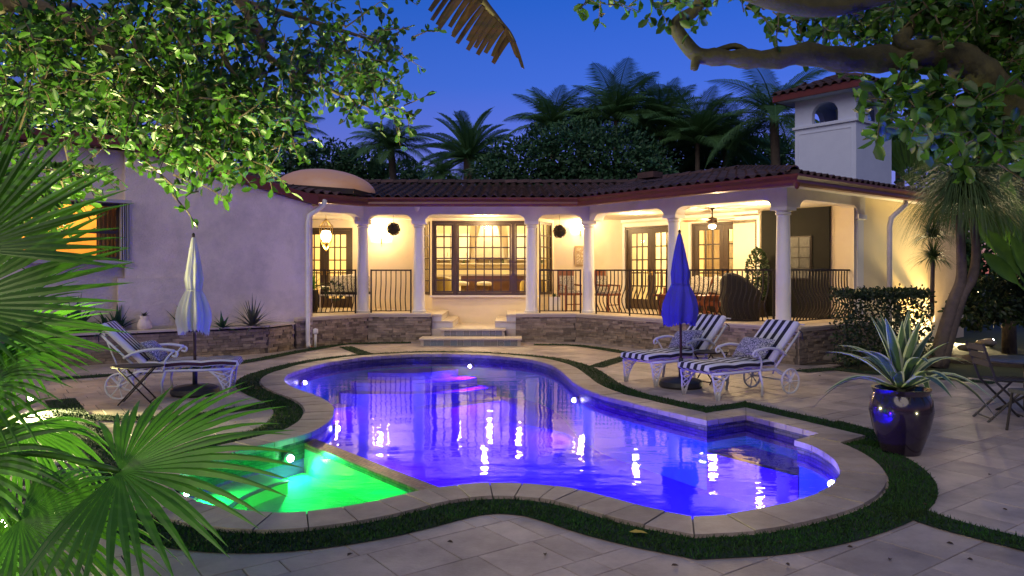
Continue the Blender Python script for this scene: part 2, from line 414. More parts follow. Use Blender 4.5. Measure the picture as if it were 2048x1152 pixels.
# underwater lamps (lens + housing ring + light)
M_lens = {}
def pool_light(px, py, z, col, label, power, inset=.085):
    p = G(px, py, z); q = p.to_2d(); i = min(range(NP), key=lambda j: (POOL[j] - q).length); inn_ = -(RING1[i] - POOL[i]).normalized()
    w2 = POOL[i] + inn_ * .03; p = V((w2.x, w2.y, z))
    t = thing('pool_light', label, 'pool light', p, group='underwater pool lights')
    mb = MB(); mb.sphere((inn_.x * .03, inn_.y * .03, 0), .034, 12, 8); key = 'lens_' + '_'.join('%.2f' % v for v in col)
    mb.build('lens', mat(key, (.8, .8, .8), None, 5, .3, emit=40, ecol=tuple(.6 + .4 * v for v in col)), t, True, local=True)
    mb = MB(); mb.tube([(-inn_.x * .025, -inn_.y * .025, 0), (inn_.x * .015, inn_.y * .015, 0)], [.06, .055], 14); mb.build('housing', mat('steel', (.5, .5, .52), None, 5, .3, metal=1), t, True, local=True)
    q_ = p + V((inn_.x * inset, inn_.y * inset, .05)); q_.z = p.z; lamp('pool_lamp', 'SPOT', q_, power, col, t, .02, q_ + (V((inn_.x * .8, inn_.y * .8, -1)) if col == GR else V((inn_.x, inn_.y, -.75))), 116 if col != GR else 150, .45)
    return t
BL, GR = (.12, .0, 1.0), (.0, 1.0, .10)
RB = (.0, .03, 1)
pool_light(590, 764, -.2, BL, 'underwater light on the far left curve of the blue pool', 260)
pool_light(949, 727, -.2, BL, 'underwater light on the far wall of the pool below the steps', 330)
pool_light(1178, 801, -.2, (.05, .01, 1), 'underwater light on the right curve of the pool left of the loungers', 420)
pool_light(1662, 968, -.16, RB, 'underwater light at the rounded right end of the pool', 620)
pool_light(650, 860, -.2, BL, 'underwater light in the blue pool beside the spa dam', 240)
pool_light(510, 905, -.16, GR, 'underwater light on the far side of the green spa', 60)
pool_light(362, 985, -.13, GR, 'underwater light at the near left tip of the green spa', 60)
pool_light(640, 1080, -.16, GR, 'unseen underwater light added under the near coping of the green spa', 60)  # unseen lamp, added to even out the green glow
pool_light(1000, 1028, -.2, BL, 'unseen underwater light added under the near coping at the middle of the pool', 420)  # this and the two below: unseen fill lamps, added to spread the blue
pool_light(1230, 1060, -.2, BL, 'unseen underwater light added under the near coping right of the middle', 320)
pool_light(1470, 1095, -.2, RB, 'unseen underwater light added under the near coping right of the coping corner', 520)

# turf ring and turf bands between paver fields
turf = []
def band(px, wd=.30):
    return [G(x, y).to_2d() for x, y in px], wd
bands = [band([(1780, 1010), (1900, 1052), (2080, 1098), (2300, 1160)], .26), band([(1190, 735), (1230, 722), (1275, 709)], .30), band([(1068, 690), (1160, 692), (1275, 710)], .3),
         band([(822, 686), (700, 688), (655, 694), (585, 706), (520, 719), (430, 733), (300, 745), (90, 760)], .30), band([(690, 694), (728, 708), (745, 712)], .3),
         band([(575, 806), (470, 820), (373, 835), (235, 838), (90, 830)], .28), band([(1600, 744), (1665, 739), (1730, 746), (1866, 756), (1990, 767)], .3),
         band([(1660, 845), (1760, 872), (1800, 880)], .28), band([(300, 985), (230, 950), (170, 870), (120, 800)], .34)]
mbT = MB(); mbB = MB()
mbB.add([(p.x, p.y, .006) for p in RING2] + [(p.x, p.y, .006) for p in RING3], [(i, NP + i, NP + (i + 1) % NP, (i + 1) % NP) for i in range(NP)])
def blade(x, y, z=.006, h=None):
    if inside((x, y), RING1): return
    if any((x - c[0]) ** 2 + (y - c[1]) ** 2 < .8 for c in stc) and min((x - q[0]) ** 2 + (y - q[1]) ** 2 for q in POOL) < .315 ** 2: return
    h = h or rnd.uniform(.012, .030); a = rnd.uniform(0, 2 * PI); w2 = rnd.uniform(.003, .006); lx, ly = rnd.gauss(0, .012), rnd.gauss(0, .012)
    mbT.add([(x - math.cos(a) * w2, y - math.sin(a) * w2, z), (x + math.cos(a) * w2, y + math.sin(a) * w2, z), (x + lx, y + ly, z + h)], [(0, 1, 2)])
def fill_quad(a, b, c, d):
    area = abs((b - a).cross(c - a)) / 2 + abs((c - a).cross(d - a)) / 2; dist = (a.length + c.length) / 2
    if abs(a.x) > a.y * .8 + .6: return
    dens_ = 5200 if dist < 7 else (3000 if dist < 11 else 1500)
    for _ in range(int(area * dens_)):
        u, v_ = rnd.random(), rnd.random(); p = (a * (1 - u) + b * u) * (1 - v_) + (d * (1 - u) + c * u) * v_; blade(p.x, p.y)
for i in range(NP): fill_quad(RING2[i], RING2[(i + 1) % NP], RING3[(i + 1) % NP], RING3[i])
bandpolys = []
for q, (pts, wd) in enumerate(bands):
    pts = catmull(pts, 4); l = offset(pts, wd / 2, False); r = offset(pts, -wd / 2, False); n = len(pts); zz = .0075 + .0004 * q
    mbB.add([(p.x, p.y, zz) for p in l] + [(p.x, p.y, zz) for p in r], [(i, i + 1, n + i + 1, n + i) for i in range(n - 1)])
    for i in range(n - 1): fill_quad(l[i], l[i + 1], r[i + 1], r[i])
o = mbB.build('turf_strip', M_turfbase); o['kind'] = 'structure'
o = mbT.build('turf_blades', M_grass); tag(o, 'short green artificial grass edging the pool and paver fields', 'grass', kind='stuff')

# pavers
ANG = math.radians(36); ca, sa_ = math.cos(ANG), math.sin(ANG)
meshes = {}
def paver_mesh(lx, ly):
    k = (round(lx, 3), round(ly, 3))
    if k not in meshes:
        bm = bmesh.new(); bmesh.ops.create_cube(bm, size=1)
        for v in bm.verts: v.co = V((v.co.x * (lx - .007), v.co.y * (ly - .007), v.co.z * .02 - .01))
        bmesh.ops.bevel(bm, geom=[e for e in bm.edges if e.verts[0].co.z > -.005 and e.verts[1].co.z > -.005], offset=.003, segments=1, affect='EDGES')
        me = bpy.data.meshes.new('paver'); bm.to_mesh(me); bm.free(); me.materials.append(M_pave); meshes[k] = me
    return meshes[k]
PKEEP = clean(.2)
bedR = [G(x, y).to_2d() for x, y in ((1600, 728), (1700, 728), (1790, 716), (1900, 722), (2200, 742))] + [V((14, 14)), V((6, 15))]
bedL = [V((-9, 3.0)), V((-2.75, 3.0)), G(130, 1040).to_2d(), G(120, 900).to_2d(), G(40, 830).to_2d(), V((-9, 9.5))]
ITEMS = []
def put(cx, cy, lx, ly, lvl=0):
    x, y = ca * cx - sa_ * cy, sa_ * cx + ca * cy
    if y < 3.4 or y > 18 or abs(x) > .72 * y + .9 or not inside((x, y), deck_out): return
    if inside((x, y), bedR) or inside((x, y), bedL): return
    cs_ = [(ca * (cx + i * lx / 2) - sa_ * (cy + j * ly / 2), sa_ * (cx + i * lx / 2) + ca * (cy + j * ly / 2)) for i in (-1, 0, 1) for j in (-1, 0, 1)]
    ins = [inside(c, PKEEP) for c in cs_]
    if all(ins): return
    if any(ins):
        if lvl < 2:
            for i in (-1, 1):
                for j in (-1, 1): put(cx + i * lx / 4, cy + j * ly / 4, lx / 2, ly / 2, lvl + 1)
        return
    inring = sum(inside(c, RING3) for c in cs_)
    near = math.hypot(x, y) / math.sqrt(lx * ly) * .5 + (100 if inring == 9 else 0) + (60 if lvl else 0)
    ITEMS.append((near, paver_mesh(lx, ly), Matrix.Translation((x, y, rnd.uniform(-.0015, .0015))) @ Matrix.Rotation(ANG + rnd.gauss(0, .002), 4, 'Z')))
cy = -12.0; row = 0
while cy < 18:
    hgt = (.405, .205, .405, .405, .205)[row % 5]; cx = -14.0 + rnd.uniform(0, .6)
    while cx < 20:
        ln = rnd.choice((.61, .405, .61, .405, .205) if hgt > .3 else (.405, .205, .405)); put(cx + ln / 2, cy + hgt / 2, ln, hgt); cx += ln
    cy += hgt; row += 1
pieces(deck, 'paver', ITEMS, M_pave, 300, 'far_pavers')
# planting beds
def bed(name, poly, z, m):
    mb = MB(); mb.prism([tuple(p) for p in poly], -.04, z); o = mb.build(name, m); o['kind'] = 'structure'; return o
bed('planting_bed', bedR, .02, M_soil); bed('planting_bed', bedL, .02, M_soil)
# ------------------------------------------------------------------ the house
ZF = .63
U = V((.631, -.776, 0)).normalized(); W = V((-U.y, U.x, 0))          # along the right wing's front, and back into it
M_stucco = mat('white_stucco', (.74, .69, .64), (.66, .61, .56), 2, .85, .4, 60, stain=.12)
M_stuccoL = mat('wing_stucco', (.82, .69, .59), (.72, .60, .50), 1.2, .85, .8, 28, stain=.28)
M_cream = mat('cream_wall', (.80, .70, .52), (.76, .65, .47), 3, .85, .25, 60)
M_trimw = mat('white_trim', (.78, .75, .70), (.73, .70, .65), 5, .6)
M_bronze = mat('bronze_frame', (.055, .032, .018), (.04, .024, .014), 10, .45)
M_fascia = mat('red_fascia', (.15, .032, .022), (.11, .024, .018), 4, .4)
M_clay = mat('clay_tile', (.085, .042, .04), (.045, .026, .026), 5, .8, .3, 40, rand=.4, world=True, stain=.3)
M_deckroof = mat('roof_underlay', (.03, .02, .018), None, 5, .9)
M_cap = mat('cap_stone', (.62, .53, .42), (.53, .44, .34), 5, .6, .15, 60)
M_ledge = mat('ledgestone', (.34, .265, .19), (.20, .155, .115), 9, .85, .5, 30, rand=.40, world=True)
M_iron = mat('dark_iron', (.022, .014, .011), None, 5, .5, metal=.3)
M_black = mat('black_panel', (.010, .010, .009), (.014, .014, .013), 2, .85, spec=.15)
M_floor = mat('terrace_floor', (.52, .44, .33), (.42, .34, .25), 2, .5)
M_roomw = mat('room_wall', (.80, .68, .42), (.76, .63, .38), 2, .9)
M_wood = mat('dark_wood', (.11, .05, .025), (.07, .03, .016), 3, .45, stretch=(1, 8, 8))

def glass_mat():
    m = bpy.data.materials.new('window_glass'); m.use_nodes = True; n = m.node_tree; L = n.links.new; n.nodes.remove(n.nodes['Principled BSDF'])
    tr = n.nodes.new('ShaderNodeBsdfTransparent'); tr.inputs[0].default_value = (.96, .97, .95, 1); gl = n.nodes.new('ShaderNodeBsdfGlossy'); gl.inputs['Roughness'].default_value = .02
    fr = n.nodes.new('ShaderNodeFresnel'); fr.inputs[0].default_value = 1.5; ms = n.nodes.new('ShaderNodeMixShader')
    L(fr.outputs[0], ms.inputs[0]); L(tr.outputs[0], ms.inputs[1]); L(gl.outputs[0], ms.inputs[2]); L(ms.outputs[0], n.nodes['Material Output'].inputs[0]); return m
M_glass = glass_mat()
house = thing('house', 'white single storey house with arcaded terrace and dark clay tile roof', 'house', (0, 18, 0))

C0, C1, C2, C3, C4, C6 = V((-4.85, 17.0, 0)), V((-3.6, 18.1, 0)), V((-2.24, 18.1, 0)), V((.47, 18.1, 0)), V((1.85, 18.1, 0)), V((5.1, 14.1, 0))
C5 = (C4 + C6) / 2; C7 = C6 + W * 2.75; C8 = C6 + W * 8.2
T = [V(p) for p in ((-4.62, 16.02), (-3.37, 17.6), (-1.89, 17.6), (.09, 17.6), (1.51, 17.6), (5.05, 13.25))]; T.append(T[5] + W.to_2d() * 3.3)

# terrace: core, cap stones, cladding stones
def wallbox(mb, a, b, z0, z1, t):
    a, b = V((a[0], a[1], 0)), V((b[0], b[1], 0)); d = b - a; L = d.length; d.normalize(); nr = V((-d.y, d.x, 0))
    return mb.vprism([(0, z0), (L, z0), (L, z1), (0, z1)], a, d, nr, t)
mb = MB()
mb.prism([tuple(p) for p in T[:3]] + [(-1.89, 20.7), (-6.5, 20.7), (-6.5, 17.5)], -.05, ZF - .045)
mb.prism([tuple(p) for p in T[3:]] + [(9, 17.5), (5, 21), (.09, 20.7)], -.05, ZF - .045)
mb.prism([(-1.88, 19.86), (.08, 19.86), (.08, 20.7), (-1.88, 20.7)], -.05, ZF - .045)
base = mb.build('terrace_base', mat('mortar', (.14, .115, .095), (.10, .08, .07), 10, .9), house)
mb = MB(); fo = offset([V(p) for p in T[:3]], .05, False); fo2 = offset([V(p) for p in T[3:]], .05, False)
mb.prism([tuple(p) for p in fo] + [(-1.85, 20.69), (-6.4, 20.69), (-6.4, 17.5)], ZF - .044, ZF)
mb.prism([tuple(p) for p in fo2] + [(8.9, 17.5), (5, 20.9), (.05, 20.69)], ZF - .044, ZF)
mb.build('terrace_floor', M_floor, house)
def cap_run(parent, pts, z, wd=.30, ln=.6):
    pts = [V(p) for p in pts]
    for i in range(len(pts) - 1):
        a, b = pts[i], pts[i + 1]; d = b - a; L = d.length; d.normalize(); k = max(1, round(L / ln)); nr = V((d.y, -d.x))
        for j in range(k):
            s0, s1 = L * j / k + .003, L * (j + 1) / k - .003; mb = MB()
            p0, p1 = a + d * s0 + nr * .06, a + d * s1 + nr * .06
            mb.prism([tuple(p0), tuple(p1), tuple(p1 - nr * wd), tuple(p0 - nr * wd)], z + .001, z + .034 + rnd.uniform(0, .002)); mb.build('cap_stone', M_cap, parent)
cap_run(base, T[:3], ZF); cap_run(base, T[3:], ZF)
stone_meshes = []
for ln in (.10, .15, .21, .28):
    for dp in (.018, .03, .042):
        bm = bmesh.new(); bmesh.ops.create_cube(bm, size=1)
        for v in bm.verts: v.co = V((v.co.x * (ln - .004), v.co.y * dp - dp / 2, v.co.z * .051)) + V((rnd.uniform(-1, 1), rnd.uniform(-1, 1), rnd.uniform(-1, 1))) * .0025
        me = bpy.data.meshes.new('stone'); bm.to_mesh(me); bm.free(); me.materials.append(M_ledge); stone_meshes.append((ln, me))
def clad(segs, z0, z1):
    items = []
    for a, b in segs:
        a, b = V(a), V(b); d = b - a; L = d.length; d.normalize(); rz = math.atan2(d.y, d.x); z = z0 + .027; 
        while z < z1:
            s = 0
            while s < L - .05:
                fit = [t for t in stone_meshes if s + t[0] <= L + .01]
                if not fit: break
                ln, me = rnd.choice(fit); p = a + d * (s + ln / 2)
                items.append((p.length, me, Matrix.Translation((p.x, p.y, z)) @ Matrix.Rotation(rz, 4, 'Z'))); s += ln
            z += .055
    return items
pieces(base, 'stone', clad([(T[0], T[1]), (T[1], T[2]), (T[3], T[4]), (T[4], T[5]), (T[5], T[6])], 0, ZF - .05), M_ledge, 300, 'far_stones')

# columns with base, shaft, capital
def column(p, half=False):
    o = MB().lathe([(.0, 0), (.17, 0), (.17, .06), (.15, .08), (.15, .10), (.138, .12), (.138, .5), (.132, 1.2), (.118, 2.06), (.118, 2.10)], 24, (p.x, p.y, ZF + .02)).build('column', M_trimw, house, True, angle=35)
    mb = MB().lathe([(.118, 2.05), (.14, 2.07), (.14, 2.095), (.125, 2.11), (.15, 2.14), (.15, 2.145)], 24, (p.x, p.y, ZF + .02))
    mb.box((p.x, p.y, ZF + 2.195), (.34, .34, .06), rz=0 if p.y > 18 else math.atan2(U.y, U.x)); mb.build('capital', M_trimw, o, True, angle=35)
for c in (C1, C2, C3, C4, C5, C6): column(c)
zc = ZF + 2.226; zb = 3.02; ztop = 3.24
def arcade(cs, name='arcade_beam', ends=(True, True)):
    """a beam over columns, its openings with rounded upper corners"""
    a, b = cs[0], cs[-1]; d = (b - a); L = d.length; d.normalize(); nr = V((-d.y, d.x, 0)); hw = .16
    ss = [(c - a).dot(d) for c in cs]; pts = [(-hw if ends[0] else 0, ztop)]; r = .24; rv = zb - zc
    pts.append((-hw if ends[0] else 0, zc))
    for i in range(len(ss) - 1):
        s0, s1 = ss[i] + hw, ss[i + 1] - hw; pts.append((s0, zc))
        pts += [(s0 + r - r * math.cos(t), zc + rv * math.sin(t)) for t in [PI / 2 * k / 7 for k in range(1, 8)]]
        pts += [(s1 - r + r * math.cos(t), zc + rv * math.sin(t)) for t in [PI / 2 * k / 7 for k in range(7, 0, -1)]]
        pts.append((s1, zc))
    e = L + (hw if ends[1] else 0); pts += [(e, zc), (e, ztop)]
    MB().vprism(pts, a - nr * .15, d, nr, .3).build(name, M_stucco, house)
arcade([C0, C1], ends=(False, False)); arcade([C1, C2, C3, C4]); arcade([C4 + U * .17, C5, C6], ends=(False, True)); arcade([C6 + W * .17, C7], ends=(False, True))
# end pilaster
mb = MB(); az = math.atan2(U.y, U.x); mb.box((C7.x, C7.y, (ZF + zc) / 2), (.26, .26, zc - ZF), rz=az); pil = mb.build('pilaster', M_trimw, house)
MB().box((C7.x, C7.y, zc - .06), (.36, .36, .10), rz=az).build('capital', M_trimw, pil)

def wall(a, b, z0, z1, t, ops, m, name='wall', inward=1):
    """wall from a to b with rectangular openings (s0,s1,za,zb)"""
    a, b = V((a[0], a[1], 0)), V((b[0], b[1], 0)); d = b - a; L = d.length; d.normalize(); nr = V((-d.y, d.x, 0)) * inward; mb = MB()
    q = lambda s0, s1, za, zb_: mb.vprism([(s0, za), (s1, za), (s1, zb_), (s0, zb_)], a, d, nr, t) if s1 - s0 > .005 and zb_ - za > .005 else None
    s = 0
    for s0, s1, za, zt in sorted(ops): q(s, s0, z0, z1); q(s0, s1, z0, za); q(s0, s1, zt, z1); s = s1
    q(s, L, z0, z1); return mb.build(name, m, house)
BT = 3.3
W0 = V((3.04, 20.6, 0))
wall((-6.6, 20.6), (-2.55, 20.6), ZF, BT, .18, [(.66, 2.22, ZF, 2.85)], M_cream)
wall((-2.55, 20.6), (-2.1, 19.7), .0, BT, .12, [(.2, .85, 1.03, 2.98)], M_cream, inward=1)
wall((-2.1, 19.7), (.66, 19.7), 0, BT, .12, [(.03, 2.73, 1.03, 2.98)], M_cream)
wall((.66, 19.7), (1.15, 20.6), .0, BT, .12, [(.12, .9, 1.03, 2.98)], M_cream)
wall((1.15, 20.6), (3.04, 20.6), ZF, BT, .18, [], M_cream)
WE = W0 + U * 6.45
wall(W0, WE, ZF, BT, .18, [(.10, 1.88, ZF, 2.85), (2.32, 4.18, ZF, 2.85)], M_cream)
# black accent panel
q0, q1 = W0 + U * 4.32 - W * .06, W0 + U * 5.95 - W * .06
MB().vprism([(0, ZF + .01), (1.63, ZF + .01), (1.63, 3.04), (0, 3.04)], q0, U, W, .058).build('accent_panel', M_black, house)
# exterior side wall beyond the arcade
M_side = mat('side_stucco', (.64, .54, .40), (.54, .44, .31), 2.5, .85, .4, 50)
mb = MB(); mb.vprism([(0, -.03), (5.4, -.03), (5.4, 3.24), (0, 3.24)], C7 + W * .14 + U * .1, W, -U, .25); mb.build('side_wall', M_side, house)
mb = MB(); mb.vprism([(0, 0), (2.9, 0), (2.9, ztop), (0, ztop)], WE - U * .02, -U, W, .2)
mb.build('rear_wall', M_cream, house)
# ceiling
mb = MB(); mb.prism([tuple(p.to_2d()) for p in (C0, C1, C4, C6, C7)] + [(9.5, 18.0), (5, 22), (2.6, 21.5), (-6.6, 21)], 3.06, 3.10); mb.build('ceiling', mat('ceiling_paint', (.80, .74, .62), None, 4, .8), house)
# cream band over the doors
MB().vprism([(0, 2.99), (4.25, 2.99), (4.25, 3.055), (0, 3.055)], W0 - W * .09, U, W, .088).build('cornice', M_trimw, house)
for s0, s1 in ((.02, 1.96), (2.24, 4.26)):
    mb = MB(); a = W0 - W * .035
    for pp in (((s0 - .0, ZF), (s0 + .075, ZF), (s0 + .075, 2.86), (s0, 2.86)), ((s1 - .075, ZF), (s1, ZF), (s1, 2.86), (s1 - .075, 2.86)), ((s0, 2.862), (s1, 2.862), (s1, 2.95), (s0, 2.95))): mb.vprism(list(pp), a, U, W, .033)
    mb.build('door_casing', M_trimw, house)

pane_cache = {}
def grid(parent, a, d, nr, s0, s1, z0, z1, nc, nr_, fr, mun=.034, dep=.05, bottom=None):
    """sash: frame, muntins, one pane for each light"""
    bt = bottom or fr; mb = MB()
    for r in ((s0, s0 + fr, z0, z1), (s1 - fr, s1, z0, z1), (s0 + fr, s1 - fr, z0, z0 + bt), (s0 + fr, s1 - fr, z1 - fr, z1)):
        mb.vprism([(r[0], r[2]), (r[1], r[2]), (r[1], r[3]), (r[0], r[3])], a, d, nr, dep)
    mb.build('sash_frame', M_bronze, parent)
    gs0, gs1, gz0, gz1 = s0 + fr, s1 - fr, z0 + bt, z1 - fr; cw = (gs1 - gs0) / nc; ch = (gz1 - gz0) / nr_
    for i in range(1, nc):
        s = gs0 + cw * i; MB().vprism([(s - mun / 2, gz0), (s + mun / 2, gz0), (s + mun / 2, gz1), (s - mun / 2, gz1)], a + nr * .012, d, nr, .026).build('muntin', M_bronze, parent)
    for j in range(1, nr_):
        z = gz0 + ch * j; MB().vprism([(gs0, z - mun / 2), (gs1, z - mun / 2), (gs1, z + mun / 2), (gs0, z + mun / 2)], a + nr * .014, d, nr, .022).build('muntin', M_bronze, parent)
    key = (round(cw, 3), round(ch, 3), round(d.x, 3), round(d.y, 3))
    if key not in pane_cache:
        e = .004; pane_cache[key] = MB().add([d * (-cw / 2 + e) + V((0, 0, -ch / 2 + e)), d * (cw / 2 - e) + V((0, 0, -ch / 2 + e)), d * (cw / 2 - e) + V((0, 0, ch / 2 - e)), d * (-cw / 2 + e) + V((0, 0, ch / 2 - e))], [(0, 1, 2, 3)]).mesh('pane', M_glass)
    for i in range(nc):
        for j in range(nr_): link('pane', pane_cache[key], parent, loc=a + nr * .026 + d * (gs0 + cw * (i + .5)) + V((0, 0, gz0 + ch * (j + .5))))
X = V((1, 0, 0)); Y = V((0, 1, 0))
def part_empty(name, loc):
    o = bpy.data.objects.new(name, None); COL.objects.link(o); o.parent = house; o.location = V(loc) - house.location; o.empty_display_size = .1; return o
# bay window: three lights in front, one on each slanted side
bw = part_empty('bay_window', (-.7, 19.7, 1.03))
a = V((-2.1, 19.66, 0)); M_b2 = M_bronze
mb = MB()
for r in ((0, .07, 1.03, 2.98), (2.69, 2.76, 1.03, 2.98), (.07, 2.69, 1.03, 1.09), (.07, 2.69, 2.90, 2.98), (.56, .66, 1.09, 2.90), (2.08, 2.18, 1.09, 2.90)): mb.vprism([(r[0], r[2]), (r[1], r[2]), (r[1], r[3]), (r[0], r[3])], a, X, Y, .09)
mb.build('frame', M_bronze, bw)
a2 = a + Y * .02
grid(bw, a2, X, Y, .075, .555, 1.095, 2.895, 2, 6, .045); grid(bw, a2, X, Y, .665, 2.075, 1.095, 2.895, 6, 6, .045); grid(bw, a2, X, Y, 2.185, 2.685, 1.095, 2.895, 2, 6, .045)
dR = (V((1.15, 20.6, 0)) - V((.66, 19.7, 0))).normalized(); nR = V((-dR.y, dR.x, 0))
grid(bw, V((.66, 19.7, 0)) - nR * .02, dR, nR, .125, .895, 1.035, 2.975, 3, 6, .07)
dL = (V((-2.1, 19.7, 0)) - V((-2.55, 20.6, 0))).normalized(); nL = V((-dL.y, dL.x, 0))
grid(bw, V((-2.55, 20.6, 0)) - nL * .02, dL, nL, .205, .845, 1.035, 2.975, 3, 6, .07)
MB().vprism([(-.06, .98), (2.82, .98), (2.82, 1.025), (-.06, 1.025)], V((-2.1, 19.62, 0)), X, Y, .08).build('sill', M_trimw, bw)
# French doors
M_brass = mat('brass', (.55, .38, .12), None, 5, .3, metal=1)
def french(a, d, nr, s0, s1, zt=2.85):
    o = part_empty('french_door', a + d * ((s0 + s1) / 2) + V((0, 0, ZF))); mb = MB(); ft = .06
    for r in ((s0, s0 + ft, ZF, zt), (s1 - ft, s1, ZF, zt), (s0 + ft, s1 - ft, zt - ft, zt)): mb.vprism([(r[0], r[2]), (r[1], r[2]), (r[1], r[3]), (r[0], r[3])], a, d, nr, .10)
    mb.build('jamb', M_bronze, o); m = (s0 + s1) / 2
    grid(o, a + nr * .02, d, nr, s0 + ft + .004, m - .003, ZF + .02, zt - ft - .004, 3, 5, .12, bottom=.26)
    grid(o, a + nr * .02, d, nr, m + .003, s1 - ft - .004, ZF + .02, zt - ft - .004, 3, 5, .12, bottom=.26)
    for s in (-.06, .06):
        q = a + d * (m + s) + V((0, 0, ZF + 1.0)); mb = MB(); mb.box(q - nr * .002, (.03, .01, .16), rz=math.atan2(d.y, d.x)); mb.tube([q - nr * .0, q - nr * .05, q - nr * .05 + d * .1 * (1 if s > 0 else -1)], .009, 6); mb.build('handle', M_brass, o)
french(V((-6.6, 20.6, 0)), X, Y, .66, 2.22)
french(W0 + W * .0, U, W, .10, 1.88); french(W0 + W * .0, U, W, 2.32, 4.18)

# ------------------------------------------------------------------ roof
Cp = [V(p.to_2d()) for p in (C0 - (C1 - C0).normalized() * .25, C1, C4, C6, C8)]
EV = offset(Cp, .55, False); GU = offset(Cp, .66, False); RG = offset(Cp, -2.95, False); ZE, ZR = 3.40, 4.10
roof = MB()
for i in range(4):
    a, b, c, d_ = EV[i], EV[i + 1], RG[i + 1], RG[i]
    roof.add([(a.x, a.y, ZE - .06), (b.x, b.y, ZE - .06), (c.x, c.y, ZR - .06), (d_.x, d_.y, ZR - .06)], [(0, 1, 2, 3)])
    back = offset(Cp, -6.5, False); roof.add([(d_.x, d_.y, ZR - .06), (c.x, c.y, ZR - .06), (back[i + 1].x, back[i + 1].y, ZE), (back[i].x, back[i].y, ZE)], [(0, 1, 2, 3)])
roof = roof.build('roof', M_deckroof, house)
mb = MB(); gi = offset(Cp, .12, False)
for i in range(4):
    a, b, c, d_ = GU[i], GU[i + 1], gi[i + 1], gi[i]
    mb.add([(a.x, a.y, 3.19), (b.x, b.y, 3.19), (c.x, c.y, 3.215), (d_.x, d_.y, 3.215)], [(0, 1, 2, 3)])
mb.build('soffit', M_stucco, house)
# fascia gutter: ogee section swept along the eave
def sweep(line_offs, name, m, parent, rng=None):
    mb = MB(); rings = [(offset(Cp, o_, False), z) for o_, z in line_offs]; n = len(Cp)
    for (r0, z0), (r1, z1) in zip(rings[:-1], rings[1:]):
        mb.add([(p.x, p.y, z0) for p in r0] + [(p.x, p.y, z1) for p in r1], [(i, i + 1, n + i + 1, n + i) for i in range(n - 1)])
    return mb.build(name, m, parent)
sweep([(.50, 3.19), (.60, 3.165), (.665, 3.18), (.68, 3.22), (.66, 3.27), (.70, 3.33), (.70, 3.37), (.62, 3.375), (.61, 3.30), (.50, 3.30)], 'gutter', M_fascia, roof)
def barrel(length=.40, wd=.24):
    mb = MB(); k = 7; ring = []
    prof = [(-.12, -.02), (-.075, .0), (-.05, .045), (0, .068), (.05, .045), (.075, .0), (.12, -.02)]
    for y, lift, sc_ in ((0, .018, 1.0), (length, -.012, .92)):
        ring.append([(x * sc_ * wd / .24, y, z + lift) for x, z in prof])
    low = [(x, 0, z - .022) for x, y, z in ring[0]]
    mb.add(ring[0] + ring[1] + low, [(i, i + 1, k + i + 1, k + i) for i in range(k - 1)] + [(2 * k + i, 2 * k + i + 1, i + 1, i) for i in range(k - 1)]); return mb.mesh('roof_tile', M_clay)
TILE = barrel(); items = []
def tile_plane(a, b, c, d_, za, zc_, pitch=.225, expo=.34):
    """a,b eave, c,d ridge"""
    e = (b - a); L = e.length; e.normalize(); up = V((-e.y, e.x)); run = (c - b).dot(up); slope = math.atan2(zc_ - za, run); sl = math.hypot(run, zc_ - za); poly = [a, b, c, d_]
    s = -2.2
    rows = int(sl / expo) + 1
    while s < L + 3.5:
        for r in range(rows):
            t = r * expo; h = t * math.cos(slope) - .10; p = a + e * s + up * h
            pc = a + e * s + up * (h + .14)
            if inside(pc, poly) or (r == 0 and 0 < s < L and inside(a + e * s + up * .2, poly)):
                M = Matrix.Translation((p.x, p.y, za + (h + .1) * math.tan(slope) + rnd.uniform(-.004, .004))) @ Matrix.Rotation(math.atan2(e.y, e.x) + rnd.gauss(0, .012), 4, 'Z') @ Matrix.Rotation(slope, 4, 'X')
                items.append((p.length + (30 if r > 5 else 0), TILE, M))
        s += pitch
for i in range(4): tile_plane(EV[i], EV[i + 1], RG[i + 1], RG[i], ZE - .03, ZR - .03)
def ridge_run(a, b):
    a, b = V(a), V(b); d = b - a; L = d.length; k = int(L / .34); rz = math.atan2(d.y, d.x) - PI / 2; tilt = math.asin(d.z / L)
    for j in range(k):
        p = a + d * (j / k); items.append((p.to_2d().length, TILE, Matrix.Translation(p + V((0, 0, .05))) @ Matrix.Rotation(rz, 4, 'Z') @ Matrix.Rotation(tilt, 4, 'X') @ Matrix.Scale(1.15, 4)))
for i in (3,): ridge_run((EV[i].x, EV[i].y, ZE), (RG[i].x, RG[i].y, ZR))
for i in range(4): ridge_run((RG[i + 1].x, RG[i + 1].y, ZR), (RG[i].x, RG[i].y, ZR))
pieces(roof, 'roof_tile', items, M_clay, 300, 'far_roof_tiles')
MB().box((3.35, 18.2, 3.98), (.5, .35, .14), rz=az).build('roof_vent', M_clay, roof)
# gutter corner finial
MB().lathe([(.0, -.10), (.03, -.08), (.05, -.03), (.06, .02), (.02, .04)], 10, (GU[3].x, GU[3].y, 3.19)).build('gutter_outlet', M_fascia, roof)

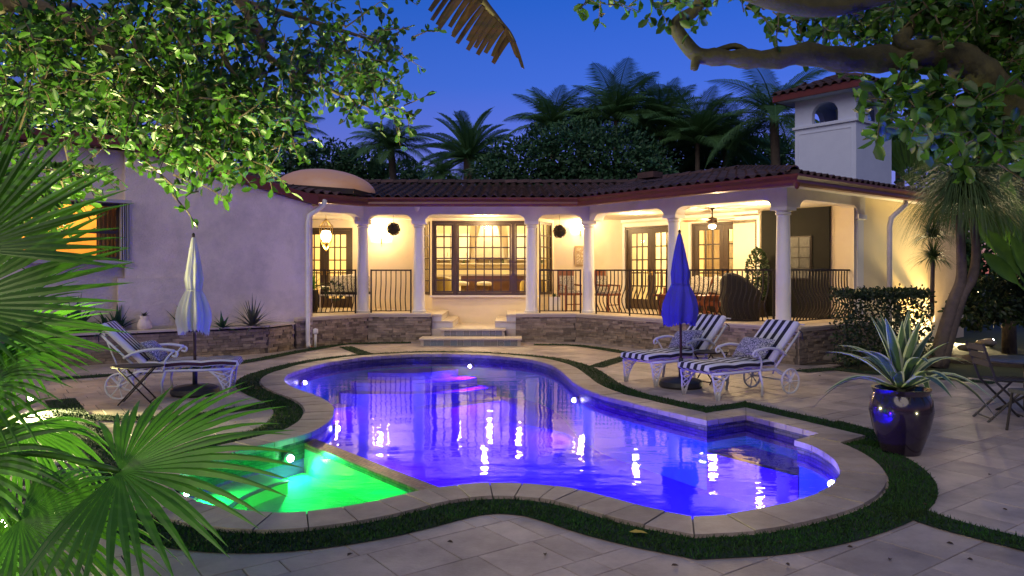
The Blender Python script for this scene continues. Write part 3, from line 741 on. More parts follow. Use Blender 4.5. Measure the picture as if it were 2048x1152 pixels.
# ------------------------------------------------------------------ left wing: gable wall, recessed window wall, rake, dome
dW = V((-.8, -.6, 0)); nW = V((-.6, .8, 0)); A = V((-4.62, 16.1, 0))
MB().vprism([(-.35, -.03), (3.32, -.03), (3.32, 3.96), (-.35, 3.10)], A, dW, nW, .3).build('gable_wall', M_stuccoL, house)
A2 = A + nW * .16
q = MB()
for pts in ([(3.321, 0), (8.5, 0), (8.5, 1.86), (3.321, 1.86)], [(3.321, 2.93), (8.5, 2.93), (8.5, 3.94), (3.321, 3.94)], [(4.95, 1.861), (8.5, 1.861), (8.5, 2.929), (4.95, 2.929)]): q.vprism(pts, A2, dW, nW, .25)
q.build('window_wall', M_stuccoL, house)
MB().vprism([(-.45, 3.08), (3.35, 3.97), (8.6, 3.97), (8.6, 4.17), (3.35, 4.17), (-.45, 3.28)], A - nW * .10, dW, nW, .34).build('rake_board', M_fascia, roof)
mb = MB()
pr = [A + dW * s + V((0, 0, z)) for s, z in ((-.45, 3.29), (3.35, 4.18), (8.6, 4.18))]
mb.add([p + nW * .0 for p in pr] + [p + nW * 4.0 for p in pr], [(0, 1, 4, 3), (1, 2, 5, 4)]); mb.build('wing_roof', M_clay, roof)
MB().vprism([(2.2, .5), (3.45, .5), (3.45, 1.52), (2.2, 1.52)], A - nW * .07, dW, nW, .068).build('plinth_panel', M_stuccoL, house)
wn = part_empty('wing_window', A2 + dW * 4.1 + V((0, 0, 1.86))); M_alu = mat('window_alu', (.5, .46, .44), None, 5, .5)
mb = MB(); wf = A2 - nW * .03
for r in ((3.40, 3.45, 1.865, 2.925), (4.68, 4.73, 1.865, 2.925), (3.45, 4.88, 1.865, 1.92), (3.45, 4.88, 2.875, 2.925), (4.42, 4.52, 1.92, 2.875)): mb.vprism([(r[0], r[2]), (r[1], r[2]), (r[1], r[3]), (r[0], r[3])], wf, dW, nW, .1)
mb.build('frame', M_bronze, wn)
mb = MB(); mb.vprism([(3.45, 2.36), (4.42, 2.36), (4.42, 2.42), (3.45, 2.42)], wf + nW * .02, dW, nW, .05); mb.build('meeting_rail', M_bronze, wn)
for r in ((3.452, 4.418, 2.422, 2.873), (3.452, 4.418, 1.922, 2.358), (4.522, 4.878, 1.922, 2.873)):
    MB().add([wf + nW * .045 + dW * s + V((0, 0, z)) for s, z in ((r[0], r[2]), (r[1], r[2]), (r[1], r[3]), (r[0], r[3]))], [(0, 1, 2, 3)]).build('pane', M_glass, wn)
mb = MB(); mb.vprism([(3.22, 2.93), (5.0, 2.93), (5.0, 2.99), (3.22, 2.99)], A2 - nW * .24, dW, nW, .24); mb.build('shutter_track', M_alu, wn); mb = MB(); mb.vprism([(3.22, 1.80), (5.0, 1.80), (5.0, 1.858), (3.22, 1.858)], A2 - nW * .24, dW, nW, .24); mb.build('shutter_track', M_alu, wn)
for k in range(5): MB().vprism([(3.24 + k * .035, 1.86), (3.255 + k * .035, 1.86), (3.262 + k * .035, 2.93), (3.247 + k * .035, 2.93)], A2 - nW * (.225 if k % 2 else .2), dW, nW, .16).build('shutter_blade', M_alu, wn)
# downspouts
M_spout = mat('downspout_paint', (.72, .68, .66), None, 5, .5)
sp = A - nW * .07 - dW * .22
MB().tube([sp + V((.28, .35, 3.22)), sp + V((.26, .3, 3.1)), sp + V((.02, .02, 2.85)), sp + V((0, 0, 2.7)), sp + V((0, 0, .16)), sp + V((.02, -.05, .08)), sp + V((.06, -.16, .05))], .05, 10).build('downspout', M_spout, house, True)
s2 = C7 + W * .62 + U * .42
MB().tube([s2 + V((.5, .25, 3.24)), s2 + V((.48, .22, 3.08)), s2 + V((.05, -.02, 2.78)), s2 + V((0, -.05, 2.6)), s2 + V((0, -.05, .0))], .055, 10).build('downspout', M_spout, house, True)
# dome skylight; amber light from below is put into its colour and emission
dome_m = mat('dome_acrylic', (.42, .30, .27), (.5, .26, .12), 1.2, .4, emit=.05, ecol=(1, .42, .13))
mb = MB(); cD = V((-4.55, 18.3, 3.62)); n = 26; m_ = 8; vs = []; RotD = Matrix.Rotation(math.radians(6), 3, 'Y') @ Matrix.Rotation(math.radians(-20), 3, 'Z')
for i in range(m_ + 1):
    t = PI / 2 * i / m_
    for k in range(n):
        a = 2 * PI * k / n; vs.append(cD + RotD @ V((1.32 * math.cos(t) * math.cos(a), .85 * math.cos(t) * math.sin(a), .52 * math.sin(t))))
mb.add(vs, [(i * n + k, i * n + (k + 1) % n, (i + 1) * n + (k + 1) % n, (i + 1) * n + k) for i in range(m_) for k in range(n)])
dome = mb.build('dome_skylight', dome_m, roof, True); dome['label'] = 'amber lit acrylic dome'
mb = MB(); mb.add([cD + RotD @ V((x, y, z)) for z in (-.12, .0) for x, y in ((-1.4, -.95), (1.4, -.95), (1.4, .95), (-1.4, .95))], [(3, 2, 1, 0), (4, 5, 6, 7), (0, 1, 5, 4), (1, 2, 6, 5), (2, 3, 7, 6), (3, 0, 4, 7)]); mb.build('dome_curb', M_iron, roof)

# ------------------------------------------------------------------ chimney tower
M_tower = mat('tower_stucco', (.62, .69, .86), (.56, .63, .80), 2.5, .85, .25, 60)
K = V((8.26, 18.0, 0)); LU, LW = 1.59, 1.86
tw = part_empty('chimney_tower', K + V((0, 0, 3.3)))
def face_open(a, d, nr, L, z0, z1, s0, s1, zb0, zb1, t, name):
    """wall face with an arched opening"""
    r = .30; arch = [(s0, zb0)] + [(s0 + r - r * math.cos(q), zb1 - r + r * math.sin(q)) for q in [PI / 2 * k / 6 for k in range(7)]] + [(s1 - r + r * math.cos(q), zb1 - r + r * math.sin(q)) for q in [PI / 2 * k / 6 for k in range(6, -1, -1)]] + [(s1, zb0)]
    pts = [(0, z0), (s0, z0), *arch, (s1, z0), (L, z0), (L, z1), (0, z1)]
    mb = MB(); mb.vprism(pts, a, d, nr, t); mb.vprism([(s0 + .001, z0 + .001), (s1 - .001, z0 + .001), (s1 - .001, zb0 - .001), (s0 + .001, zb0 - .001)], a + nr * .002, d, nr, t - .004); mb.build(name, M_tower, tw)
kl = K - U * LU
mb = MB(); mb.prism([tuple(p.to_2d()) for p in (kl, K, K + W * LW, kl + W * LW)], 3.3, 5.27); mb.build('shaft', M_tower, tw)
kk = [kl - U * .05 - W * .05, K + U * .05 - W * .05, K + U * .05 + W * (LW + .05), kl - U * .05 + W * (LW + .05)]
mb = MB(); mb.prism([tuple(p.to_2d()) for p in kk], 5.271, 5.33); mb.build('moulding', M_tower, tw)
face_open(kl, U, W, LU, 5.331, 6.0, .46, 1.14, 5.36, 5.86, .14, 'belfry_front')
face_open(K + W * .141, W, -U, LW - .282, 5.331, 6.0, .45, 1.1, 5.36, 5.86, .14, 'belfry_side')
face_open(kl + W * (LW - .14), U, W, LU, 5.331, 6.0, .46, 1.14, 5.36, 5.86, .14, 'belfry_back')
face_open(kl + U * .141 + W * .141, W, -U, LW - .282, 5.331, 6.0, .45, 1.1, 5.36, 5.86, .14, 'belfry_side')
for s0, s1, z0, z1 in ((.10, .13, 3.6, 5.16), (1.46, 1.49, 3.6, 5.16), (.131, 1.459, 5.13, 5.16)): MB().vprism([(s0, z0), (s1, z0), (s1, z1), (s0, z1)], kl - W * .012, U, W, .011).build('panel_trim', M_tower, tw)
mid = (kl + K + W * LW) / 2 + (-U * 0); cen = kl + U * LU / 2 + W * LW / 2
MB().lathe([(.16, 5.33), (.16, 5.75), (.19, 5.76), (.19, 5.80), (.14, 5.81), (.12, 5.88), (.2, 5.9), (.2, 5.92)], 16, (cen.x, cen.y, 0)).build('flue_pot', mat('flue_clay', (.4, .4, .38), None, 5, .7), tw, True, angle=30)
ov = .34; kr = [kl - U * ov - W * ov, K + U * ov - W * ov, K + U * ov + W * (LW + ov), kl - U * ov + W * (LW + ov)]
mb = MB(); mb.prism([tuple(p.to_2d()) for p in kr], 5.99, 6.02); mb.build('tower_soffit', M_tower, tw)
kg = [p + (p - cen).normalized() * .06 for p in kr]; mb = MB()
for i in range(4):
    a, b = kg[i], kg[(i + 1) % 4]; mb.bar((a.x, a.y, 6.07), (b.x, b.y, 6.07), .05, .16)
mb.build('tower_fascia', M_fascia, tw)
apex = cen + V((0, 0, 6.62)); mb = MB(); mb.add([p + V((0, 0, 6.12)) for p in kr] + [apex], [(i, (i + 1) % 4, 4) for i in range(4)]); mb.build('tower_roof', M_deckroof, tw)
keep = items; items = []
for i in range(4):
    a, b = V(kr[i].to_2d()), V(kr[(i + 1) % 4].to_2d()); c = cen.to_2d()
    tile_plane(a, b, c + (b - a).normalized() * .02, c - (b - a).normalized() * .02, 6.15, 6.64)
pieces(tw, 'tower_tile', items, M_clay, 300)

# ------------------------------------------------------------------ entry steps between the terrace walls
steps = thing('entry_steps', 'stone entry steps with patterned tile risers leading up to the terrace', 'steps', (-.9, 17.3, 0))
def pattern_mat():
    m = bpy.data.materials.new('patterned_tile'); m.use_nodes = True; n = m.node_tree; b = n.nodes['Principled BSDF']; L = n.links.new
    t = n.nodes.new('ShaderNodeTexCoord'); s = n.nodes.new('ShaderNodeSeparateXYZ'); L(t.outputs['Object'], s.inputs[0])
    oi = n.nodes.new('ShaderNodeObjectInfo')
    def M(op, a, b_=None):
        q = n.nodes.new('ShaderNodeMath'); q.operation = op
        for i, v in enumerate((a, b_)):
            if v is None: continue
            if isinstance(v, (int, float)): q.inputs[i].default_value = v
            else: L(v, q.inputs[i])
        return q.outputs[0]
    x, z = s.outputs[0], s.outputs[2]
    r = M('SQRT', M('ADD', M('MULTIPLY', x, x), M('MULTIPLY', z, z))); th = M('ARCTAN2', z, x)
    pet = M('MULTIPLY', M('COSINE', M('MULTIPLY', th, M('ADD', 4, M('MULTIPLY', M('FLOOR', M('MULTIPLY', oi.outputs['Random'], 3)), 4)))), .014)
    ph = M('MULTIPLY', oi.outputs['Random'], 6.28)
    w_ = M('SINE', M('ADD', M('MULTIPLY', M('ADD', r, pet), 180), ph)); g = M('GREATER_THAN', w_, .1)
    mx = n.nodes.new('ShaderNodeMix'); mx.data_type = 'RGBA'; L(g, mx.inputs[0])
    c1 = n.nodes.new('ShaderNodeValToRGB'); c1.color_ramp.interpolation = 'CONSTANT'; e = c1.color_ramp.elements; e[0].color = (.04, .045, .06, 1); e[1].position = .35; e[1].color = (.10, .13, .18, 1); q = e.new(.7); q.color = (.16, .14, .13, 1); L(oi.outputs['Random'], c1.inputs[0])
    c2 = n.nodes.new('ShaderNodeValToRGB'); c2.color_ramp.interpolation = 'CONSTANT'; e = c2.color_ramp.elements; e[0].color = (.46, .44, .40, 1); e[1].position = .5; e[1].color = (.30, .34, .36, 1); q = e.new(.8); q.color = (.36, .33, .28, 1); L(oi.outputs['Random'], c2.inputs[0])
    L(c1.outputs[0], mx.inputs[6]); L(c2.outputs[0], mx.inputs[7]); L(mx.outputs[2], b.inputs[0]); b.inputs['Roughness'].default_value = .35; return m
M_pat = pattern_mat(); tile_me = MB().box((0, 0, 0), (.146, .012, .146)).mesh('riser_tile', M_pat)
def step(x0, x1, yf, yb, z0, z1):
    st = MB(); st.prism([(x0 + .03, yf + .05), (x1 - .03, yf + .05), (x1 - .03, yb), (x0 + .03, yb)], z0 - .01, z1 - .03); st = st.build('step', M_cap, steps)
    k = round((x1 - x0) / .6)
    for i in range(k): MB().prism([(x0 + (x1 - x0) * i / k + .002, yf), (x0 + (x1 - x0) * (i + 1) / k - .002, yf), (x0 + (x1 - x0) * (i + 1) / k - .002, yb), (x0 + (x1 - x0) * i / k + .002, yb)], z1 - .0295, z1 + .006).build('tread', M_cap, st)
    if True:
        k = int((x1 - x0 - .06) / .149); w0 = (x0 + x1) / 2 - k * .149 / 2
        for i in range(k):
            o = link('riser_tile', tile_me, st, loc=(w0 + (i + .5) * .149, yf + .042, (z0 + z1) / 2 - .012)); o.rotation_euler.y = rnd.choice((0, PI / 2, PI))
step(-2.06, .22, 16.6, 17.28, 0, .158); step(-1.66, -.14, 17.26, 17.95, .155, .315)
mb = MB(); mb.prism([(-1.889, 17.96), (.089, 17.96), (.089, 19.69), (-1.889, 19.69)], 0, .3); mb.prism([(-1.888, 17.62), (-1.661, 17.62), (-1.661, 17.959), (-1.888, 17.959)], 0, .3); mb.prism([(-.139, 17.62), (.088, 17.62), (.088, 17.959), (-.139, 17.959)], 0, .3); mb.build('landing', M_cap, steps)
for x0, x1 in ((-1.888, -1.40), (-.40, .088)):
    mb = MB(); mb.prism([(x0, 17.75), (x1, 17.75), (x1, 19.68), (x0, 19.68)], .29, .44); sd = mb.build('side_step', M_stucco, steps)
    MB().prism([(x0 - .0, 17.73), (x1 + .01, 17.73), (x1 + .01, 19.68), (x0, 19.68)], .441, .475).build('side_tread', M_cap, sd)
for x0, x1 in ((-1.889, -1.67), (-.13, .089)):
    mb = MB(); mb.prism([(x0, 17.74), (x1, 17.74), (x1, 19.67), (x0, 19.67)], .476, ZF - .04); sd = mb.build('side_step', M_stucco, steps)
    MB().prism([(x0 - .0, 17.72), (x1 + .01, 17.72), (x1 + .01, 19.67), (x0, 19.67)], ZF - .039, ZF + .004).build('side_tread', M_cap, sd)
# ------------------------------------------------------------------ rooms behind the glass
WARM = (1, .69, .33); WARM2 = (1, .76, .42)
def room(poly, z0, z1, m, skip, name='room_shell'):
    """inner faces of a room; sides listed in skip stay open towards the windows"""
    mb = MB(); n = len(poly)
    mb.add([(p[0], p[1], z0) for p in poly], [tuple(range(n))]); mb.add([(p[0], p[1], z1) for p in poly], [tuple(reversed(range(n)))])
    for i in range(n):
        if i in skip: continue
        a, b = poly[i], poly[(i + 1) % n]; mb.add([(a[0], a[1], z0), (b[0], b[1], z0), (b[0], b[1], z1), (a[0], a[1], z1)], [(0, 1, 2, 3)])
    return mb.build(name, m, house)
room([(-2.56, 20.8), (-2.1, 19.83), (.66, 19.83), (1.15, 20.8), (2.6, 20.85), (2.6, 24.6), (-3.6, 24.6), (-3.6, 20.8)], ZF, 3.25, M_roomw, (0, 1, 2, 3, 7), 'kitchen_shell')
room([(-6.6, 20.8), (-3.65, 20.8), (-3.65, 23.8), (-6.6, 23.8)], ZF, 3.25, M_roomw, (0,), 'den_shell')
ra, rb = W0 + W * .2, WE + W * .2
room([tuple(p.to_2d()) for p in (ra, rb, rb + W * 3.4, ra + W * 3.4)], ZF, 3.25, M_roomw, (0,), 'lounge_shell')
wa, wb = A2 + nW * .26 + dW * 3.3, A2 + nW * .26 + dW * 5.6
room([tuple(p.to_2d()) for p in (wb, wa, wa + nW * 2.4, wb + nW * 2.4)], .5, 3.4, mat('bedroom_wall', (.75, .55, .25), None, 2, .9), (0,), 'bedroom_shell')
def ceiling_light(p, power, label, col=WARM2, r=.12):
    t = thing('ceiling_light', label, 'ceiling light', p)
    MB().lathe([(r, 0), (r, .02), (r * .6, .03)], 16, (0, 0, 0)).build('trim_ring', M_trimw, t, True, local=True)
    MB().lathe([(.0, -.012), (r * .7, -.01), (r * .8, -.001)], 16).build('lens', mat('lamp_lens', (.9, .85, .7), None, 5, .4, emit=9, ecol=(1, .8, .5)), t, True, local=True)
    lamp('ceiling_lamp', 'POINT', V(p) + V((0, 0, -.16)), power, col, t, .08); return t
ceiling_light((-1.6, 22.0, 3.22), 95, 'round ceiling light in the kitchen behind the left bay light'); ceiling_light((.2, 22.0, 3.22), 95, 'round ceiling light in the kitchen right of centre')
ceiling_light((-.7, 23.6, 3.22), 45, 'round ceiling light over the kitchen worktop')
ceiling_light((-5.2, 22.2, 3.22), 130, 'round ceiling light in the room behind the left french door')
p = W0 + U * 1.2 + W * 1.9; ceiling_light((p.x, p.y, 3.22), 340, 'round ceiling light behind the first right wing french door')
p = W0 + U * 3.6 + W * 1.9; ceiling_light((p.x, p.y, 3.22), 340, 'round ceiling light behind the second right wing french door')
p = A2 + dW * 4.2 + nW * 1.6; ceiling_light((p.x, p.y, 3.37), 70, 'round ceiling light in the bedroom behind the wing window', (1, .55, .15))
# kitchen fittings
M_cab = mat('white_cabinet', (.80, .74, .60), None, 4, .5); M_top = mat('stone_worktop', (.5, .46, .38), None, 9, .3); M_isl = mat('island_wood', (.16, .075, .03), (.11, .05, .022), 4, .4)
kit = thing('kitchen_cabinets', 'cream wall cabinets and worktop along the kitchen back wall', 'cabinets', (-.7, 24.3, ZF))
for i in range(6):
    x = -2.6 + i * .62
    if i not in (2, 3):
        c = MB().box((x + .3, 24.4, 2.45), (.6, .36, .85)).build('wall_cabinet', M_cab, kit); MB().box((x + .3, 24.21, 2.45), (.5, .015, .75)).build('cabinet_door', M_cab, c); MB().box((x + .52, 24.195, 2.2), (.015, .02, .12)).build('knob', M_brass, c)
    c = MB().box((x + .3, 24.3, ZF + .44), (.6, .58, .86)).build('base_cabinet', M_cab, kit); MB().box((x + .3, 23.995, ZF + .44), (.5, .015, .72)).build('cabinet_door', M_cab, c)
MB().box((-.75, 24.28, ZF + .9), (3.75, .62, .05)).build('worktop', M_top, kit)
mb = MB(); mb.vprism([(.1, 2.1), (1.1, 2.1), (1.08, 2.25), (.85, 3.2), (.35, 3.2), (.12, 2.25)], (-1.34, 24.05, 0), X, Y, .5); mb.build('range_hood', mat('hood_plaster', (.42, .36, .26), None, 4, .7), kit)
MB().box((-.75, 24.42, 1.9), (3.7, .25, .03)).build('shelf', M_cab, kit)
for i in range(9):
    x = -2.4 + i * .42; t = MB().lathe([(.03, 0), (.05, .03), (.045, .1), (.02, .14), (.03, .17)], 10, (x, 24.38, 1.916)).build('shelf_jar', mat('jar_clay%d' % (i % 3), ((.25, .16, .08), (.5, .45, .35), (.1, .14, .06))[i % 3], None, 5, .4), None, True)
    tag(t, ('brown', 'pale', 'green')[i % 3] + ' jar on the kitchen shelf, number %s from the left' % ('one', 'two', 'three', 'four', 'five', 'six', 'seven', 'eight', 'nine')[i], 'jar', 'jars on the kitchen shelf')
isl = thing('kitchen_island', 'dark wood kitchen island with pale worktop behind the bay window', 'kitchen island', (-.45, 22.3, ZF))
MB().box((-.45, 22.3, ZF + .45), (2.1, .7, .88)).build('carcass', M_isl, isl); MB().box((-.45, 22.3, ZF + .92), (2.3, .85, .05)).build('worktop', M_top, isl)
for i in range(5): MB().box((-1.27 + i * .41, 21.94, ZF + .45), (.36, .016, .7)).build('panel', M_isl, isl)
for k, x in enumerate((-1.45, -.8)):
    t = thing('bar_stool', ('left' if k == 0 else 'right') + ' bar stool with white seat at the kitchen island', 'stool', (x, 21.55, ZF), group='kitchen bar stools')
    MB().lathe([(.0, .62), (.2, .62), (.22, .66), (.2, .72), (.0, .74)], 16).build('seat', M_cab, t, True, local=True)
    for q in range(4): MB().tube([(.12 * math.cos(q * PI / 2 + .78), .12 * math.sin(q * PI / 2 + .78), .62), (.2 * math.cos(q * PI / 2 + .78), .2 * math.sin(q * PI / 2 + .78), 0)], .018, 6).build('leg', M_wood, t, local=True)
M_yel = mat('yellow_fabric', (.62, .44, .08), (.52, .36, .06), 8, .8)
for k, x in enumerate((-1.95, .58)):
    t = thing('barrel_chair', ('left' if k == 0 else 'right') + ' yellow barrel chair behind the bay window', 'armchair', (x, 20.75, ZF), group='yellow barrel chairs')
    mb = MB(); n = 18; vs = []
    for i in range(n + 1):
        a = PI * (-.15) + PI * 1.3 * i / n + (0 if k == 0 else 0); h = .55 + .32 * math.sin(PI * i / n)
        for r, z in ((.36, .12), (.36, h), (.30, h), (.30, .4)): vs.append((r * math.cos(a + PI), r * math.sin(a + PI), z))
    mb.add(vs, [(i * 4 + j, (i + 1) * 4 + j, (i + 1) * 4 + j + 1, i * 4 + j + 1) for i in range(n) for j in range(3)]); mb.build('shell', M_yel, t, True, local=True)
    MB().lathe([(.0, .3), (.3, .3), (.31, .38), (.28, .43), (.0, .44)], 18).build('seat', M_yel, t, True, local=True); MB().lathe([(.28, 0), (.25, .3)], 14).build('plinth', M_wood, t, True, local=True)
t = thing('carved_bench', 'low carved yellow wood bench in front of the kitchen island', 'bench', (-.35, 20.6, ZF)); mb = MB(); mb.box((0, 0, .42), (.75, .35, .07)); mb.build('seat', M_yel, t, local=True)
for s in (-.3, .3): MB().box((s, 0, .2), (.07, .3, .4)).build('leg', M_yel, t, local=True)
MB().box((0, -.12, .3), (.5, .03, .12)).build('apron', M_yel, t, local=True)
# curtains and lounge pieces
M_curt = mat('curtain_cloth', (.60, .46, .24), (.52, .38, .18), 6, .9, trans=.3)
def curtain(a, d, L, z0, z1, label, m=None):
    mb = MB(); n = 28; nr = V((-d.y, d.x, 0)); vs = []
    for i in range(n + 1):
        off = .04 * math.sin(i * 1.35) + .012 * math.sin(i * 3.1); q = a + d * (L * i / n) + nr * off; vs += [V((q.x, q.y, z0)), V((q.x, q.y, z1))]
    mb.add(vs, [(2 * i, 2 * i + 2, 2 * i + 3, 2 * i + 1) for i in range(n)]); o = mb.build('curtain', m or M_curt, None, True); return tag(o, label, 'curtain', 'curtains behind the glass')
b = W0 + W * .45
curtain(b + U * 2.35, U, .55, ZF, 2.95, 'pleated cream curtain at the left edge of the second right wing door'); curtain(b + U * 3.2, U, .30, ZF, 2.95, 'pleated cream curtain in the middle of the second right wing door')
curtain(b + U * 1.55, U, .3, ZF, 2.95, 'pleated cream curtain at the right edge of the first right wing door')
curtain(V((-5.85, 20.95, 0)), X, .3, ZF, 2.95, 'cream curtain panel behind the left french door')
curtain(A2 + nW * .4 + dW * 3.3, dW, .42, .6, 3.1, 'brown gold curtain in the wing window', mat('gold_curtain', (.42, .26, .08), (.34, .2, .06), 6, .9))
t = thing('console_table', 'dark console table inside the first right wing french door', 'table', W0 + U * .9 + W * 2.7 + V((0, 0, ZF)), az)
MB().box((0, 0, .78), (1.1, .4, .05)).build('top', M_wood, t, local=True)
for i in (-1, 1):
    for j in (-1, 1): MB().box((i * .5, j * .16, .38), (.05, .05, .76)).build('leg', M_wood, t, local=True)
tag(link('framed_picture', MB().box((0, 0, 0), (.7, .03, .9)).mesh('framed_picture', mat('picture_dark', (.10, .08, .05), (.35, .28, .16), 5, .5)), None, loc=W0 + U * .9 + W * 3.55 + V((0, 0, 2.1)), rot=(0, 0, az)), 'dark framed picture on the lounge wall above the console', 'picture')

# ------------------------------------------------------------------ porch lights and hangings
M_bulb = mat('candle_bulb', (.9, .8, .6), None, 5, .4, emit=60, ecol=(1, .74, .40))
lt = thing('pendant_lantern', 'faceted brass pendant lantern glowing in the left arcade opening', 'lantern', P(652, 470, 18.7)); o = lt.location.copy()
zt, zm, zb_, zz = .40, .22, -.18, -.42; mb = MB(); up = [V((.17 * math.cos(i * PI / 3), .17 * math.sin(i * PI / 3), zm)) for i in range(6)]; lo = [V((.13 * math.cos(i * PI / 3), .13 * math.sin(i * PI / 3), zb_)) for i in range(6)]
for i in range(6):
    for a, b in ((V((0, 0, zt)), up[i]), (up[i], up[(i + 1) % 6]), (up[i], lo[i]), (lo[i], lo[(i + 1) % 6]), (lo[i], V((0, 0, zz)))): mb.tube([a, b], .009, 5)
mb.build('cage', M_brass, lt, local=True); MB().tube([(0, 0, zt), (0, 0, 3.06 - o.z)], .008, 6).build('rod', M_brass, lt, local=True)
MB().lathe([(.0, .12), (.10, .10), (.135, .0), (.12, -.1), (.07, -.17), (.0, -.18)], 16).build('globe', mat('lantern_globe', (.9, .85, .75), None, 5, .5, emit=5.5, ecol=(1, .74, .40)), lt, True, local=True)
l = lamp('lantern_lamp', 'POINT', o + V((0, -.0, -.30)), 48, WARM, lt, .12)
def sconce(p, label, power, nrm=V((0, -1, 0))):
    t = thing('wall_sconce', label, 'wall lamp', p, group='candle sconces on the porch wall'); tx = V((-nrm.y, nrm.x, 0))
    mb = MB(); mb.tube([tx * -.22 + nrm * .09, tx * .22 + nrm * .09], .010, 6); mb.tube([V((0, 0, -.14)) + nrm * .02, V((0, 0, .08)) + nrm * .02], .014, 6); mb.tube([nrm * 0, nrm * .09], .012, 6); mb.build('bracket', M_brass, t, local=True)
    for i in (-.2, 0, .2):
        MB().tube([tx * i + nrm * .09, tx * i + nrm * .09 + V((0, 0, .08))], .013, 8).build('candle', M_cab, t, local=True)
        MB().sphere(tx * i + nrm * .09 + V((0, 0, .115)), .022, 8, 6, 1.5).build('bulb', M_bulb, t, True, local=True)
    lamp('sconce_lamp', 'POINT', V(p) + nrm * .24 + V((0, 0, .2)), power, WARM, t, .06); return t
sconce(P(763, 478, 20.58), 'three candle wall sconce behind the left moss ball', 42); sconce(P(1161, 462, 20.58), 'three candle wall sconce above the framed picture beside the column', 42)
MOSS = mat('moss_ball', (.06, .045, .02), (.10, .08, .035), 12, .9, rand=.4)
for x, y, lab in ((787, 458, 'hanging twig ball in the second arcade opening from the left'), (1119, 463, 'hanging twig ball in the opening right of the bay window')):
    p = P(x, y, 18.5); t = thing('twig_ball', lab, 'hanging ball', p, group='hanging twig balls'); mb = MB(); mb.sphere((0, 0, 0), .13, 14, 10); mb.build('core', MOSS, t, True, local=True); mb = MB()
    for _ in range(420):
        d = V((rnd.gauss(0, 1), rnd.gauss(0, 1), rnd.gauss(0, 1))).normalized(); t1 = d.orthogonal().normalized(); t1.rotate(Matrix.Rotation(rnd.uniform(0, 6.3), 3, d)); t2 = d.cross(t1); c = d * rnd.uniform(.13, .165); s = .028
        mb.add([c - t1 * s, c + t2 * s * .5 + d * .012, c + t1 * s, c - t2 * s * .5 + d * .012], [(0, 1, 2, 3)])
    mb.build('leaves', MOSS, t, local=True); MB().tube([(0, 0, .14), (0, 0, 3.06 - p.z)], .004, 5).build('chain', M_iron, t, local=True)
# ceiling fan with light
fp = (C4 + C6) / 2 + W * 1.15 + U * .15; fp = V((fp.x, fp.y, 2.78)); fan = thing('ceiling_fan', 'wooden blade ceiling fan with light in the right wing porch', 'ceiling fan', fp)
MB().lathe([(.05, .3), (.05, .26), (.018, .25), (.018, .08), (.1, .06), (.11, -.04), (.06, -.08)], 16).build('motor', M_bronze, fan, True, local=True)
MB().lathe([(.06, -.081), (.09, -.11), (.07, -.16), (0, -.18)], 16).build('light_bowl', mat('fan_bowl', (.9, .85, .75), None, 5, .5, emit=6, ecol=(1, .76, .42)), fan, True, local=True)
for k in range(5):
    a = k * 2 * PI / 5 + .2; d = V((math.cos(a), math.sin(a), 0)); s = V((-d.y, d.x, 0)); MB().add([d * .12 - s * .04 + V((0, 0, .0)), d * .12 + s * .04 + V((0, 0, .02)), d * .62 + s * .075 + V((0, 0, .025)), d * .68 + V((0, 0, .01)), d * .62 - s * .075 + V((0, 0, -.01))], [(0, 1, 2, 3, 4)]).build('blade', mat('fan_wood', (.22, .09, .03), (.16, .06, .02), 6, .45), fan, local=True)
lamp('fan_lamp', 'POINT', fp + V((0, 0, -.28)), 92, WARM, fan, .1)
for i, (s, w2) in enumerate(((.7, .9), (4.1, .9))):
    p = C4 + U * s + W * w2; ceiling_light((p.x, p.y, 3.055), 55, 'recessed ceiling light in the right wing porch ' + ('near the inner corner' if i == 0 else 'near the outer corner column'), WARM, .08)
ceiling_light((-.7, 18.9, 3.055), 55, 'recessed ceiling light in the porch above the landing', WARM, .08)

# ------------------------------------------------------------------ railings
def bal_mesh(belly, nrm):
    prof = [(.0, .07), (.02, .13), (.07, .21), (.115, .31), (.12, .40), (.085, .50), (.03, .60), (.0, .72), (-.004, .85), (0, 1.03)]
    return MB().tube([nrm * (q * belly) + V((0, 0, z)) for q, z in prof], .0135, 6).mesh('baluster', M_iron, True)
def railing(a, b, belly, label, mid=False):
    a, b = V((a.x, a.y, 0)), V((b.x, b.y, 0)); d = b - a; L = d.length; d.normalize(); nr = V((d.y, -d.x, 0))
    t = thing('railing', label, 'railing', V((a.x, a.y, ZF)), group='iron terrace railings'); z = V((0, 0, 1))
    MB().bar(a + z * (ZF + 1.05), b + z * (ZF + 1.05), .05, .035).build('top_rail', M_iron, t); MB().bar(a + z * (ZF + .07), b + z * (ZF + .07), .03, .02).build('bottom_rail', M_iron, t)
    for s in ([0, L] if not mid else [0, L / 2, L]): MB().bar(a + d * s + z * (ZF + .0), a + d * s + z * (ZF + 1.07), .035).build('post', M_iron, t)
    me = bal_mesh(belly, nr); k = max(3, round(L / .115))
    for i in range(1, k): link('baluster', me, t, loc=a + d * (L * i / k) + V((0, 0, ZF)))
e = (C1 - C0).normalized()
railing(C0 + e * .12 + V((0, 0, 0)), C1 - e * .2, 1.0, 'bellied iron railing left of the first column beside the downspout')
railing(C1 + X * .2, C2 - X * .2, 1.0, 'bellied iron railing under the left twig ball'); railing(C3 + X * .2, C4 - X * .2, .0, 'straight iron railing right of the bay window')
railing(C4 + U * .25, C5 - U * .2, 1.1, 'bellied iron railing left of the blue parasol', True); railing(C5 + U * .2, C6 - U * .2, 1.1, 'bellied iron railing between the blue parasol and the corner column')
railing(C6 + W * .22, C7 - W * .2, 1.1, 'bellied iron railing on the right side of the terrace behind the hedge')

